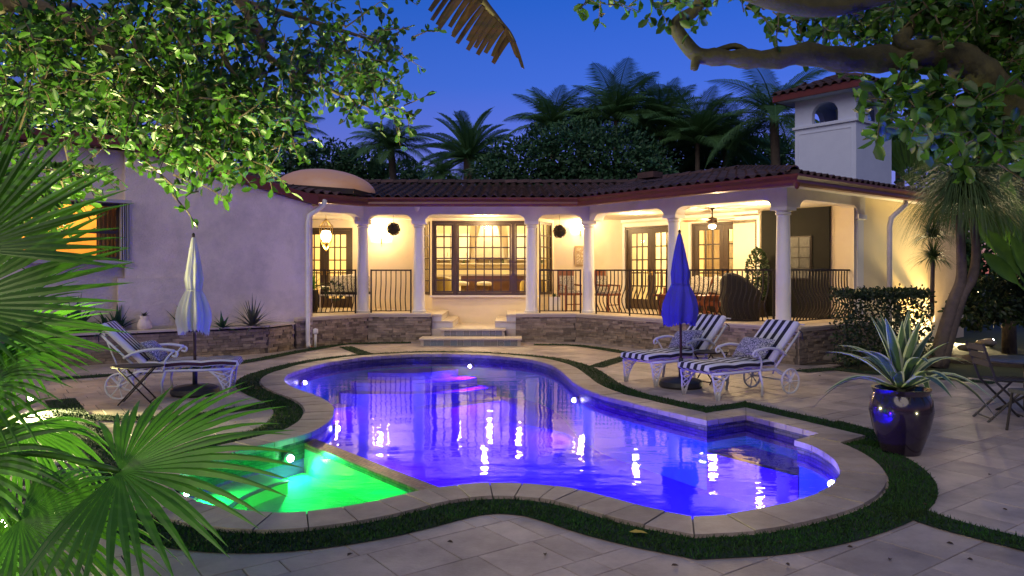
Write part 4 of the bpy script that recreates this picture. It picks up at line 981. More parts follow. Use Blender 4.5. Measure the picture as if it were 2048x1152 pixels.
# ------------------------------------------------------------------ terrace furniture
def leather_pattern(name, dark, light, scale=18):
    m = bpy.data.materials.new(name); m.use_nodes = True; n = m.node_tree; b = n.nodes['Principled BSDF']; L = n.links.new
    t = n.nodes.new('ShaderNodeTexCoord'); v = n.nodes.new('ShaderNodeTexVoronoi'); v.feature = 'DISTANCE_TO_EDGE'; v.inputs['Scale'].default_value = scale
    nz = n.nodes.new('ShaderNodeTexNoise'); nz.inputs['Scale'].default_value = scale * .6; mx0 = n.nodes.new('ShaderNodeMix'); mx0.data_type = 'VECTOR'; mx0.inputs[0].default_value = .12
    L(t.outputs['Object'], nz.inputs[0]); L(t.outputs['Object'], mx0.inputs[4]); L(nz.outputs['Color'], mx0.inputs[5]); L(mx0.outputs[1], v.inputs[0])
    wv = n.nodes.new('ShaderNodeMath'); wv.operation = 'SINE'; mu = n.nodes.new('ShaderNodeMath'); mu.operation = 'MULTIPLY'; mu.inputs[1].default_value = 24; L(v.outputs[0], mu.inputs[0]); L(mu.outputs[0], wv.inputs[0])
    g = n.nodes.new('ShaderNodeMath'); g.operation = 'GREATER_THAN'; g.inputs[1].default_value = .35; L(wv.outputs[0], g.inputs[0])
    mx = n.nodes.new('ShaderNodeMix'); mx.data_type = 'RGBA'; L(g.outputs[0], mx.inputs[0]); mx.inputs[6].default_value = (*light, 1); mx.inputs[7].default_value = (*dark, 1); L(mx.outputs[2], b.inputs[0]); b.inputs['Roughness'].default_value = .9; return m
M_pat1 = leather_pattern('navy_scroll_cloth', (.05, .055, .10), (.55, .53, .54), 22); M_pat2 = leather_pattern('cream_dot_cloth', (.10, .09, .08), (.62, .56, .45), 26)
M_redw = mat('red_wood', (.20, .055, .02), (.14, .035, .014), 5, .4, stretch=(1, 1, 6))
def pillow_mesh(m, wd, hg, th=.14):
    mb = MB(); n = 12; vs = []
    for side in (1, -1):
        for i in range(n + 1):
            for j in range(n + 1):
                u, v_ = i / n * 2 - 1, j / n * 2 - 1; e = (max(0, 1 - u ** 4) * max(0, 1 - v_ ** 4)) ** .6; pin = 1 - .07 * (1 - abs(u)) * 0 - .06 * (u * u * (1 - v_ * v_) * 0 + (1 - u * u) * v_ * v_ + (1 - v_ * v_) * u * u)
                vs.append((u * wd / 2 * pin, side * e * th / 2, v_ * hg / 2 * pin))
    k = (n + 1) ** 2; mb.add(vs, [(i * (n + 1) + j, (i + 1) * (n + 1) + j, (i + 1) * (n + 1) + j + 1, i * (n + 1) + j + 1) for i in range(n) for j in range(n)] + [(k + i * (n + 1) + j, k + i * (n + 1) + j + 1, k + (i + 1) * (n + 1) + j + 1, k + (i + 1) * (n + 1) + j) for i in range(n) for j in range(n)])
    return mb.mesh('throw_pillow', m, True)
def pillow(me, loc, rot, label):
    return tag(link('throw_pillow', me, None, loc=loc, rot=rot), label, 'pillow', 'throw pillows')
PM1, PM2 = pillow_mesh(M_pat1, .56, .36, .17), pillow_mesh(M_pat2, .48, .44)
def dining_chair(p, rz, label):
    t = thing('dining_chair', label, 'chair', p, rz, 'red wood terrace chairs')
    MB().box((0, 0, .44), (.48, .46, .06)).build('seat', M_redw, t, local=True); MB().box((0, 0, .50), (.44, .42, .06)).build('seat_cushion', M_pat2, t, local=True)
    for x in (-.21, .21):
        MB().tube([(x, -.2, 0), (x, -.2, .66)], .022, 6).build('leg', M_redw, t, local=True); MB().tube([(x, .2, 0), (x, .2, .45), (x, .28, 1.05)], .024, 6).build('leg', M_redw, t, local=True)
        MB().tube([(x, -.22, .66), (x, .23, .68)], .024, 6).build('arm_rest', M_redw, t, local=True)
    MB().box((0, .27, .98), (.46, .03, .14)).build('back_rail', M_redw, t, local=True); MB().box((0, .20, .72), (.40, .07, .38)).build('back_cushion', M_pat2, t, local=True); MB().bar((-.21, -.2, .18), (.21, -.2, .18), .025).build('stretcher', M_redw, t, local=True)
q = P(1140, 560, 19.35); dining_chair(V((q.x, 19.35, ZF)), .35, 'red wood armchair with patterned cushion right of the bay window')
dining_chair(V((2.42, 18.95, ZF)), .75, 'red wood armchair with patterned cushion behind the inner corner column')
pl = thing('succulent_planter', 'white square planter with green succulent below the slanted bay window', 'planter', (1.1, 19.5, ZF))
mb = MB(); mb.prism([(-.15, -.15), (.15, -.15), (.15, .15), (-.15, .15)], 0, .36); mb.build('pot', M_trimw, pl, local=True)
def rosette(mb, n, L, wd, lift, c=V((0, 0, 0)), droop=.3, seg=4, tilt=(.25, 1.25), fold=.25, rr=rnd):
    for k in range(n):
        a = k * 2.39996 + rr.uniform(-.15, .15); el_ = tilt[0] + (tilt[1] - tilt[0]) * (k / n) + rr.uniform(-.08, .08); ln = L * rr.uniform(.8, 1.1); d = V((math.cos(a) * math.cos(el_), math.sin(a) * math.cos(el_), math.sin(el_))); s = V((-math.sin(a), math.cos(a), 0)); up = s.cross(d) * -1; vs = []
        if up.z < 0: up = -up
        for i in range(seg + 1):
            t = i / seg; w2 = wd * (math.sin(min(1, t * 1.15 + .18) * PI * .92)) * .5 if t < 1 else 0.001; p = c + d * ln * t + V((0, 0, -droop * ln * t * t * math.cos(el_))) + V((0, 0, lift)); vs += [p - s * w2 + up * fold * w2, p, p + s * w2 + up * fold * w2]
        mb.add(vs, [f for i in range(seg) for f in ((3 * i, 3 * i + 1, 3 * i + 4, 3 * i + 3), (3 * i + 1, 3 * i + 2, 3 * i + 5, 3 * i + 4))])
    return mb
rosette(MB(), 22, .16, .06, .36).build('succulent', mat('succulent', (.05, .14, .03), (.03, .09, .02), 10, .5), pl, local=True)
# sofa along the lounge doors, coffee table, wicker chair
st = thing('terrace_sofa', 'cushioned wood sofa standing before the second french door', 'sofa', W0 + U * 3.1 - W * .62 + V((0, 0, ZF)), az)
MB().box((0, 0, .28), (1.7, .74, .10)).build('frame', M_redw, st, local=True); MB().box((0, -.02, .40), (1.64, .68, .14)).build('seat_cushion', M_pat2, st, local=True); MB().box((0, .34, .62), (1.7, .06, .5)).build('backrest', M_redw, st, local=True)
for i in (-1, 1):
    MB().box((i * .84, 0, .48), (.06, .74, .30)).build('arm', M_redw, st, local=True)
    for j in (-1, 1): MB().box((i * .8, j * .32, .12), (.06, .06, .24)).build('leg', M_redw, st, local=True)
for i, x in enumerate((-.55, -.1, .42)):
    p = st.location + U * x + W * .12; pillow(PM2, (p.x, p.y, ZF + .70), (-.25, .0 + .1 * i, az), ('left', 'middle', 'right')[i] + ' cream patterned pillow on the terrace sofa')
tb = thing('coffee_table', 'long red wood table behind the railing left of the blue parasol', 'table', C4 + U * 2.2 + W * .95 + V((0, 0, ZF)), az)
MB().box((0, 0, .47), (1.5, .6, .05)).build('top', M_redw, tb, local=True); MB().box((0, 0, .40), (1.36, .48, .08)).build('apron', M_redw, tb, local=True)
for i in (-1, 1):
    for j in (-1, 1): MB().tube([(i * .62, j * .2, .4), (i * .64, j * .21, .2), (i * .60, j * .2, .0)], [.05, .035, .045], 8).build('leg', M_redw, tb, local=True)
MB().box((0, 0, .12), (1.2, .05, .04)).build('stretcher', M_redw, tb, local=True)
M_wick = mat('dark_wicker', (.014, .010, .008), (.008, .006, .005), 40, .7, .8, 90)
wc = thing('wicker_armchair', 'dark wicker armchair with rounded back behind the corner railing', 'armchair', C5 + U * 1.15 + W * .75 + V((0, 0, ZF)), az + PI)
mb = MB(); n = 20; vs = []
for i in range(n + 1):
    a = -.25 + (PI + .5) * i / n; h = .62 + .38 * max(0, math.sin(PI * i / n)) ** 1.5
    for r, z in ((.40, .0), (.42, .35), (.44, h - .05), (.41, h), (.36, h - .03), (.34, .42)): vs.append((r * math.cos(a), r * .92 * math.sin(a), z))
mb.add(vs, [(i * 6 + j, (i + 1) * 6 + j, (i + 1) * 6 + j + 1, i * 6 + j + 1) for i in range(n) for j in range(5)]); mb.build('shell', M_wick, wc, True, local=True)
MB().lathe([(0, .25), (.35, .25), (.36, .36), (0, .38)], 20).build('seat', M_wick, wc, True, local=True); MB().lathe([(0, .38), (.30, .385), (.33, .43), (.28, .48), (0, .49)], 20).build('seat_cushion', M_pat2, wc, True, local=True)
# art on the black panel, picture by the sconce
art = thing('wall_art', 'square grey relief panel hung on the black accent wall', 'wall art', W0 + U * 5.15 - W * .075 + V((0, 0, 1.95)), az)
MB().box((0, 0, 0), (.82, .03, .95)).build('frame', M_iron, art, local=True)
for i in range(3):
    for j in range(4): MB().box((-.26 + i * .26, -.022, -.34 + j * .228), (.24, .02, .21)).build('tile', mat('art_tile', (.07, .07, .065), (.03, .03, .028), 9, .5, .5, 20, rand=.25), art, local=True)
pc = thing('framed_picture', 'pale wood framed picture on the porch wall below the right sconce', 'picture', P(1166, 512, 20.57)); 
MB().box((0, 0, 0), (.46, .03, .56)).build('frame', mat('pale_wood', (.45, .32, .16), None, 5, .5), pc, local=True); MB().box((0, -.018, 0), (.36, .008, .46)).build('print', leather_pattern('print_paper', (.35, .25, .15), (.6, .52, .38), 9), pc, local=True)
# left arcade: settee, flower pot
se = thing('garden_settee', 'white metal settee with patterned cushions in the left arcade', 'settee', (-4.25, 19.1, ZF), -.35)
mb = MB()
for i in range(9): mb.tube([(-.56 + i * .14, .28, .45), (-.56 + i * .14, .33, .85 + .08 * math.sin(PI * i / 8))], .010, 5)
mb.tube([(-.58, .33, .85), (-.3, .34, .91), (0, .34, .94), (.3, .34, .91), (.58, .33, .85)], .016, 6); mb.build('back_frame', M_trimw, se, local=True); MB().box((0, 0, .42), (1.2, .55, .04)).build('seat_frame', M_trimw, se, local=True)
MB().box((0, .0, .47), (1.16, .5, .07)).build('seat_cushion', M_iron, se, local=True); MB().box((0, .22, .70), (1.1, .10, .40)).build('back_cushion', M_pat2, se, local=True)
for i in (-1, 1):
    MB().tube([(i * .58, .26, .62), (i * .58, -.2, .64), (i * .58, -.26, .56), (i * .58, -.24, 0)], .016, 6).build('arm', M_trimw, se, local=True); MB().tube([(i * .58, .28, .45), (i * .58, .3, 0)], .016, 6).build('leg', M_trimw, se, local=True)
# wing wall downspout stub light
sl_ = thing('path_light', 'short white path light post beside the left stone wall', 'path light', G(631, 695)); MB().tube([(0, 0, 0), (0, 0, .30)], .028, 8).build('post', M_trimw, sl_, True, local=True); MB().lathe([(.028, .29), (.06, .31), (.055, .40), (0, .42)], 10).build('head', M_trimw, sl_, True, local=True)
cam_ = thing('security_camera', 'small white dome camera under the eave above the second column', 'camera', P(834, 418, 17.88)); MB().lathe([(.07, .05), (.07, .02), (.05, .0), (.045, -.04), (.0, -.06)], 12).build('dome', M_trimw, cam_, True, local=True); MB().box((0, 0, .07), (.12, .1, .04)).build('mount', M_trimw, cam_, local=True)
# ------------------------------------------------------------------ pool furniture
M_alum = mat('white_cast_aluminium', (.70, .70, .70), (.62, .62, .62), 12, .45, .15, 60)
def stripes(name, dark, light, period):
    m = bpy.data.materials.new(name); m.use_nodes = True; n = m.node_tree; b = n.nodes['Principled BSDF']; L = n.links.new
    t = n.nodes.new('ShaderNodeTexCoord'); s = n.nodes.new('ShaderNodeSeparateXYZ'); L(t.outputs['Object'], s.inputs[0])
    mu = n.nodes.new('ShaderNodeMath'); mu.operation = 'MULTIPLY'; mu.inputs[1].default_value = 2 * PI / period; L(s.outputs[1], mu.inputs[0])
    co = n.nodes.new('ShaderNodeMath'); co.operation = 'COSINE'; L(mu.outputs[0], co.inputs[0]); g = n.nodes.new('ShaderNodeMath'); g.operation = 'GREATER_THAN'; g.inputs[1].default_value = 0; L(co.outputs[0], g.inputs[0])
    mx = n.nodes.new('ShaderNodeMix'); mx.data_type = 'RGBA'; L(g.outputs[0], mx.inputs[0]); mx.inputs[6].default_value = (*dark, 1); mx.inputs[7].default_value = (*light, 1); L(mx.outputs[2], b.inputs[0]); b.inputs['Roughness'].default_value = .85
    nz = n.nodes.new('ShaderNodeTexNoise'); nz.inputs['Scale'].default_value = 300; L(t.outputs['Object'], nz.inputs[0]); bp = n.nodes.new('ShaderNodeBump'); bp.inputs['Strength'].default_value = .2; bp.inputs['Distance'].default_value = .003; L(nz.outputs[0], bp.inputs['Height']); L(bp.outputs[0], b.inputs['Normal']); return m
M_strp = stripes('black_white_stripe', (.022, .018, .026), (.70, .69, .71), .128); M_strp2 = stripes('plum_white_stripe', (.055, .012, .025), (.70, .66, .64), .128)
def slab(path, wd, th, m):
    """padded cushion swept along a path in x-z, width along y"""
    mb = MB(); sec = []
    for i in range(20):
        a = 2 * PI * i / 20; c, s = math.cos(a), math.sin(a); sec.append((math.copysign(abs(c) ** .35, c) * wd / 2, math.copysign(abs(s) ** .55, s) * th / 2))
    n = len(path); vs = []
    for i, (x, z) in enumerate(path):
        x0, z0 = path[max(0, i - 1)]; x1, z1 = path[min(n - 1, i + 1)]; L = math.hypot(x1 - x0, z1 - z0); nx, nz = -(z1 - z0) / L, (x1 - x0) / L; sc_ = 1 if 0 < i < n - 1 else .72
        for y, h in sec: vs.append((x + nx * h * sc_, y * (1 if sc_ == 1 else .97), z + nz * h * sc_))
    mb.add(vs, [(i * 20 + k, i * 20 + (k + 1) % 20, (i + 1) * 20 + (k + 1) % 20, (i + 1) * 20 + k) for i in range(n - 1) for k in range(20)] + [tuple(range(20)), tuple((n - 1) * 20 + k for k in reversed(range(20)))])
    return mb
def lounger(label, loc, rz, m, tilt=44):
    t = thing('chaise_lounge', label, 'sun lounger', loc, rz, 'white chaise lounges by the pool'); yw = .29; zf = .34
    hx = 1.18; ct, st_ = math.cos(math.radians(tilt)), math.sin(math.radians(tilt)); bl = .67
    for s in (-1, 1):
        y = s * yw
        MB().tube([(.04, y, zf), (.4, y, zf - .005), (.8, y, zf), (hx, y, zf), (1.42, y, zf - .12)], .018, 8).build('side_rail', M_alum, t, True, local=True)
        mb = MB(); top = [(.02, y, zf), (.30, y, zf)]; foot = V((.10, y * 1.08, 0)); o1 = [V((.02, y, zf)), V((.045, y * 1.02, .24)), V((.055, y * 1.05, .12)), V((.085, y * 1.08, 0))]; o2 = [V((.34, y, zf)), V((.22, y * 1.02, .25)), V((.15, y * 1.05, .12)), V((.115, y * 1.08, 0))]
        mb.tube(o1, [.013, .013, .012, .016], 6); mb.tube(o2, [.013, .013, .012, .016], 6)
        for a, b in ((.0, .30), (.10, .22), (.22, .10), (.30, .0)): pass
        for k in range(4):
            f0 = .05 + k * .2; f1 = f0 + .28
            pa = lambda c, f: c[min(2, int(f * 3))].lerp(c[min(3, int(f * 3) + 1)], f * 3 - int(f * 3) if f < 1 else 1)
            mb.tube([pa(o1, f0), pa(o2, min(.95, f1))], .008, 5); mb.tube([pa(o2, f0), pa(o1, min(.95, f1))], .008, 5)
        mb.build('lattice_leg', M_alum, t, True, local=True)
        MB().tube([(.86, y, zf), (.90, y * 1.05, .18), (.88, y * 1.1, 0)], [.02, .016, .018], 8).build('leg', M_alum, t, True, local=True)
        arm = [(.88, y * 1.04, zf), (.86, y * 1.13, .46), (.80, y * 1.16, .55), (.74, y * 1.16, .60), (.70, y * 1.16, .57), (.72, y * 1.16, .53), (.77, y * 1.16, .545)]
        mb = MB(); mb.tube(catmull(arm, 4), .014, 6); mb.tube(catmull([(.74, y * 1.16, .605), (.95, y * 1.17, .635), (1.2, y * 1.12, .60), (1.36, y * 1.02, .52)], 4), .019, 8); mb.build('arm_rest', M_alum, t, True, local=True)
        # wheel: rim, spokes, hub
        wc_ = V((1.40, y * 1.16, .165)); mb = MB(); mb.tube([wc_ + V((.165 * math.cos(a), 0, .165 * math.sin(a))) for a in [2 * PI * i / 22 for i in range(23)]], .014, 6, False); wh = mb.build('wheel', M_alum, t, True, local=True)
        for k in range(7): a = k * 2 * PI / 7; MB().tube([wc_, wc_ + V((.16 * math.cos(a), 0, .16 * math.sin(a)))], .008, 5).build('spoke', M_alum, wh, local=True)
        MB().sphere(wc_, .03, 8, 6).build('hub', M_alum, wh, True, local=True)
        mb = MB(); mb.tube(catmull([(1.16, y * .98, zf), (1.25, y * 1.03, .27), (1.34, y * 1.08, .26), (1.40, y * 1.13, .20), (1.47, y * 1.1, .27), (1.43, y * 1.1, .32)], 4), .013, 6); mb.build('wheel_bracket', M_alum, t, True, local=True)
        MB().tube([(hx, y * .94, zf + .02), (hx + bl * ct, y * .94, zf + .02 + bl * st_)], .016, 8).build('back_rail', M_alum, t, True, local=True)
    MB().tube([(1.40, -yw * 1.16, .165), (1.40, yw * 1.16, .165)], .012, 6).build('axle', M_alum, t, True, local=True)
    for k in range(9): x = .05 + k * .135; MB().tube([(x, -yw, zf), (x, yw, zf)], .010, 6).build('slat', M_alum, t, True, local=True)
    for k in range(5): f = .06 + k * .185; MB().tube([(hx + f * ct, -yw * .94, zf + .02 + f * st_), (hx + f * ct, yw * .94, zf + .02 + f * st_)], .010, 6).build('back_slat', M_alum, t, True, local=True)
    MB().tube([(hx + .72 * ct, 0, zf + .72 * st_), (1.44, 0, .22)], .012, 6).build('prop', M_alum, t, True, local=True)
    path = [(-.03, zf + .035), (-.015, zf + .07)] + [(x, zf + .072 + .014 * abs(math.sin(x * PI / .42))) for x in [i * .06 for i in range(1, 19)]] + [(1.14, zf + .075), (1.16, zf + .07)]
    slab(path, .585, .095, m).build('seat_cushion', m, t, True, local=True)
    nx, nz = -st_, ct; path = [(hx + f * ct + nx * .07, zf + .06 + f * st_ + nz * .07) for f in [-.02, .0] + [.06 * i for i in range(1, 12)] + [.69, .71]]
    bc = slab(path, .575, .10, m).build('back_cushion', m, t, True, local=True)
    tx, tz = hx + .64 * ct, zf + .06 + .64 * st_
    for s in (-1, 1): MB().tube([(tx, s * .28, tz), (tx + .03, s * .31, tz - .04), (tx + .02, s * .32, tz - .12)], .008, 5).build('tie', mat('tie_cloth', (.03, .03, .04), None, 5, .9), bc, local=True)
    return t
def place(px_foot_near, px_foot_far, px_head, label, m, tilt=44):
    a, b = G(*px_foot_near), G(*px_foot_far); mid_ = (a + b) / 2; h = G(*px_head)
    d = V((h.x - a.x, h.y - a.y, 0)).normalized(); o = lounger(label, (mid_ - d * .1).to_tuple(), math.atan2(d.y, d.x), m, tilt); return o, d
lo1, d1 = place((1305, 774), (1259, 762), (1448, 757), 'black and white striped chaise lounge left of the second one, behind the blue parasol', M_strp)
lo2, d2 = place((1433, 803), (1371, 788), (1583, 786), 'black and white striped chaise lounge nearest the corner column', M_strp)
lo3, d3 = place((449, 790), (467, 775), (236, 798), 'plum and white striped chaise lounge beside the white parasol', M_strp2, 46)
def pillow_on(lo, d, f, up_, side, label, me, lean=-.75):
    s = V((-d.y, d.x, 0)); p = lo.location + d * f + s * side + V((0, 0, up_)); rz = math.atan2(d.y, d.x) - PI / 2
    return pillow(me, p, (lean, rnd.uniform(-.12, .12), rz), label)
pillow_on(lo1, d1, 1.06, .60, .02, 'navy scroll print pillow on the left striped lounge', PM1); pillow_on(lo2, d2, 1.06, .60, .0, 'navy scroll print pillow on the striped lounge nearest the corner column', PM1)
pillow_on(lo3, d3, 1.05, .58, .0, 'navy scroll print pillow on the lounge beside the white parasol', PM1)
def side_table(p, rz, label):
    t = thing('folding_side_table', label, 'side table', p, rz, 'folding side tables')
    mb = MB(); mb.prism([(.30 * math.cos(a), .20 * math.sin(a)) for a in [2 * PI * i / 28 for i in range(28)]], .455, .475); mb.build('top', mat('brown_mesh_top', (.10, .075, .06), (.07, .05, .04), 30, .7, .6, 120), t, local=True)
    MB().tube([(.30 * math.cos(a), .20 * math.sin(a), .463) for a in [2 * PI * i / 28 for i in range(29)]], .010, 6, False).build('rim', M_iron, t, local=True)
    for y in (-.16, .16):
        MB().tube([(-.2, y, .455), (.2, y, .0)], .010, 6).build('leg', M_iron, t, local=True); MB().tube([(.2, y * .86, .455), (-.2, y * .86, .0)], .010, 6).build('leg', M_iron, t, local=True)
    for x, z, y in ((.17, .035, .16), (-.17, .035, .138), (-.1, .34, .16)): MB().tube([(x, -y, z), (x, y, z)], .008, 6).build('stretcher', M_iron, t, local=True)
side_table(G(276, 806), .25, 'brown folding side table in front of the plum striped lounge'); q = G(1420, 766); side_table(V((2.95, 11.1, 0)), .6, 'brown folding side table between the two black striped lounges')
def parasol(p, H_, zb0, rmax, m, mpole, label, pleats, cinch, lean=0., fringe=False):
    t = thing('closed_parasol', label, 'parasol', p, group='closed parasols by the pool')
    MB().lathe([(0, 0), (.29, 0), (.31, .03), (.30, .09), (.25, .115), (.06, .13), (.045, .14), (0, .14)], 28).build('base', mat('black_resin', (.02, .022, .022), (.03, .03, .03), 8, .45), t, True, local=True, angle=40)
    MB().tube([(0, 0, .13), (0, 0, .42)], .032, 12).build('collar', mat('black_resin', (.02, .02, .02)), t, True, local=True); MB().tube([(.03, 0, .34), (.075, 0, .34)], [.01, .016], 8).build('clamp_knob', mat('black_resin', (.02, .02, .02)), t, local=True)
    MB().tube([(0, 0, .3), (lean * .5, 0, H_ * .6), (lean, 0, H_ + .02)], .019, 10).build('pole', mpole, t, True, local=True); MB().lathe([(.012, 0), (.022, .02), (.012, .045), (0, .05)], 10, (lean, 0, H_ + .0)).build('finial', M_iron, t, True, local=True)
    mb = MB(); n = 72; prof = []; hh = H_ - zb0
    for i in range(34):
        f = i / 33; r = .014 + rmax * (.50 * min(1, f / .45) ** .7 if f < .45 else 0)
        if f >= .45:
            c = cinch; r0 = .014 + rmax * .50; g = (f - .45) / .55
            r = (r0 + (c - r0) * min(1, g / .22)) if g < .22 else c + (rmax - c) * math.sin(min(1, (g - .22) / .55) * PI / 2)
            if g > .85: r *= 1 - .12 * (g - .85) / .15
        prof.append((r, f))
    vs = []; ph_ = [(rnd.uniform(.02, .09), rnd.randint(3, 14), rnd.uniform(0, 6), rnd.uniform(-4, 4)) for _ in range(6)]
    for i, (r, f) in enumerate(prof):
        z = H_ - f * hh
        for k in range(n):
            a = 2 * PI * k / n; fold = 1 + (.09 * min(1, f * 4)) * math.cos(pleats * a + 1.3 * f + .5 * math.sin(2 * a)) + min(1, f * 3) * sum(am * math.sin(nn * a + p0 + kf * f) for am, nn, p0, kf in ph_); dz = 0
            if i == len(prof) - 1: dz = -.045 * abs(math.sin(a * pleats * 1.5)) - .03 * math.sin(a * 2 + 1)
            vs.append((r * fold * math.cos(a) + lean * (z / H_) ** 1, r * fold * math.sin(a), z + dz))
    mb.add(vs, [(i * n + k, i * n + (k + 1) % n, (i + 1) * n + (k + 1) % n, (i + 1) * n + k) for i in range(33) for k in range(n)]); can = mb.build('canopy', m, t, True, local=True)
    if fringe:
        mb = MB(); last = vs[-n:]
        for k in range(n):
            x, y, z = last[k]; mb.add([(x * 1.01, y * 1.01, z + .012), (x * 1.03 + .004, y * 1.03 + .004, z + .012), (x * 1.02, y * 1.02, z - .03)], [(0, 1, 2)])
        mb.build('fringe', m, can, local=True)['kind'] = 'stuff'
    z = H_ - .57 * hh; MB().tube([(cinch * 1.12 * math.cos(a) + lean * z / H_, cinch * 1.12 * math.sin(a), z + .01 * math.sin(a)) for a in [2 * PI * i / 20 for i in range(21)]], .008, 5, False).build('tie_band', m, can, local=True)
    return t
p = G(390, 789); parasol(p, 2.12, .87, .185, mat('white_parasol_cloth', (.72, .71, .72), (.64, .63, .64), 6, .9, .5, 18, trans=.25, stretch=(1, 1, .3)), mat('bronze_pole', (.16, .10, .07), None, 5, .4, metal=.5), 'closed white parasol with fringed edge beside the plum striped lounge', 8, .085, -.02, True)
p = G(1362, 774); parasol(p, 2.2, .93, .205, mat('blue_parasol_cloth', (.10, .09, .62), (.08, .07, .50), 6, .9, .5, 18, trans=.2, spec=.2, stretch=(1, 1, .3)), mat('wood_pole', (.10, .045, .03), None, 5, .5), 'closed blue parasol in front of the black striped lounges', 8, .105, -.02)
# bistro set at the right edge
M_bist = mat('bistro_metal', (.028, .024, .024), (.02, .018, .018), 10, .5)
ch = thing('folding_chair', 'dark folding bistro chair at the right edge beside the round table', 'chair', (5.32, 8.35, 0), math.radians(-8))
for y in (-.2, .2):
    MB().tube([(.40, y, 0), (-.02, y, .44), (-.16, y, .86)], .013, 6).build('leg', M_bist, ch, local=True); MB().tube([(-.10, y * .85, 0), (.36, y * .85, .46)], .013, 6).build('leg', M_bist, ch, local=True)
for k in range(6): MB().box((.02 + k * .066, 0, .455), (.055, .38, .015)).build('seat_slat', M_bist, ch, local=True)
for k in range(3): MB().bar((-.09 - k * .027, -.2, .64 + k * .085), (-.09 - k * .027, .2, .64 + k * .085), .014, .065).build('back_slat', M_bist, ch, local=True)
for x, z in ((.36, .04), (-.06, .04)): MB().tube([(x, -.19, z), (x, .19, z)], .009, 6).build('stretcher', M_bist, ch, local=True)
tb = thing('bistro_table', 'round dark bistro table cut by the right edge of the picture', 'table', (6.0, 8.75, 0))
MB().lathe([(0, .60), (.40, .60), (.42, .615), (.40, .63), (0, .632)], 30).build('top', mat('mosaic_top', (.13, .12, .12), (.07, .07, .07), 14, .35), tb, True, local=True, angle=40); MB().tube([(0, 0, .02), (0, 0, .6)], .03, 10).build('stem', M_bist, tb, True, local=True)
for k in range(3): a = k * 2.094 + .4; MB().tube([(0, 0, .2), (.18 * math.cos(a), .18 * math.sin(a), .08), (.3 * math.cos(a), .3 * math.sin(a), 0)], .016, 6).build('leg', M_bist, tb, True, local=True)
wch = thing('woven_chair', 'grey woven back chair nearest the camera at the right edge', 'chair', (5.42, 7.6, 0), math.radians(100)); M_wv = mat('grey_weave', (.12, .115, .115), (.05, .05, .05), 60, .8, .8, 130)
mb = MB(); n = 10; vs = []
for i in range(n + 1):
    a = PI * (1.18 - 1.36 * 0) * 0; y = -.24 + .48 * i / n; x = -.22 - .06 * math.cos((i / n - .5) * PI)
    for z, dx in ((.40, 0), (.60, -.02), (.80, -.07)): vs.append((x + dx, y, z + (.03 * math.cos((i / n - .5) * PI) if z > .7 else 0)))
mb.add(vs, [(3 * i + j, 3 * i + 3 + j, 3 * i + 4 + j, 3 * i + 1 + j) for i in range(n) for j in range(2)]); ob = mb.build('backrest', M_wv, wch, True, local=True); md = ob.modifiers.new('thick', 'SOLIDIFY'); md.thickness = .02
MB().box((.0, 0, .42), (.46, .48, .04)).build('seat', M_wv, wch, local=True)
for i in (-1, 1):
    MB().tube([(-.24, i * .23, .8), (-.22, i * .22, .42), (-.26, i * .24, 0)], .013, 6).build('leg', M_bist, wch, local=True); MB().tube([(.2, i * .21, .42), (.24, i * .24, 0)], .013, 6).build('leg', M_bist, wch, local=True)
# variegated agave in a glazed pot
pp = G(1802, 905); ag = thing('agave_plant', 'variegated agave with pale edged leaves growing in the glazed pot', 'plant', pp + V((0, 0, .56)))
pot = thing('glazed_pot', 'large dark blue glazed pot standing on the pavers', 'pot', pp)
MB().lathe([(0, 0), (.16, 0), (.17, .03), (.235, .22), (.27, .38), (.26, .49), (.23, .54), (.245, .57), (.25, .59), (.22, .59), (.20, .53)], 36).build('body', mat('indigo_glaze', (.010, .007, .014), (.018, .010, .025), 5, .16, coat=.6), pot, True, local=True, angle=50)
MB().lathe([(0, .525), (.21, .53)], 24).build('potting_soil', M_soil, pot, local=True)
M_ag = mat('agave_green', (.055, .10, .055), (.035, .075, .04), 14, .4, stretch=(1, 1, 4)); M_agm = mat('agave_margin', (.42, .46, .30), (.34, .40, .22), 10, .4)
def agave_leaf(az_, el_, ln, wd, droop, parent):
    d = V((math.cos(az_) * math.cos(el_), math.sin(az_) * math.cos(el_), math.sin(el_))); s = V((-math.sin(az_), math.cos(az_), 0)); up = d.cross(s); up = up if up.z > 0 else -up; c = MB(); m1 = MB(); rows = []
    seg = 9
    for i in range(seg + 1):
        t = i / seg; w2 = wd / 2 * (.55 + .75 * t if t < .45 else .89 * (1 - ((t - .45) / .55) ** 1.6)) if t < 1 else .001; p = d * ln * t + V((0, 0, -droop * ln * max(0, t - .35) ** 1.7)); rows.append([p + s * w2 * q + up * (.45 * w2 * q * q) for q in (-1, -.72, 0, .72, 1)])
    for i in range(seg):
        a, b = rows[i], rows[i + 1]; c.add([a[1], a[2], a[3], b[1], b[2], b[3]], [(0, 1, 4, 3), (1, 2, 5, 4)]); m1.add([a[0], a[1], b[0], b[1], a[3], a[4], b[3], b[4]], [(0, 1, 3, 2), (4, 5, 7, 6)])
    o = c.build('leaf', M_ag, parent, True, local=True); m1.build('leaf_margin', M_agm, o, True, local=True)
for k in range(30):
    f = k / 30; agave_leaf(k * 2.39996 + rnd.uniform(-.2, .2), .25 + 1.15 * f ** .8 + rnd.uniform(-.1, .1), rnd.uniform(.78, .98) * (1 - .12 * f), .12, (1 - f) * 1.5 * rnd.uniform(.5, 1.1), ag)
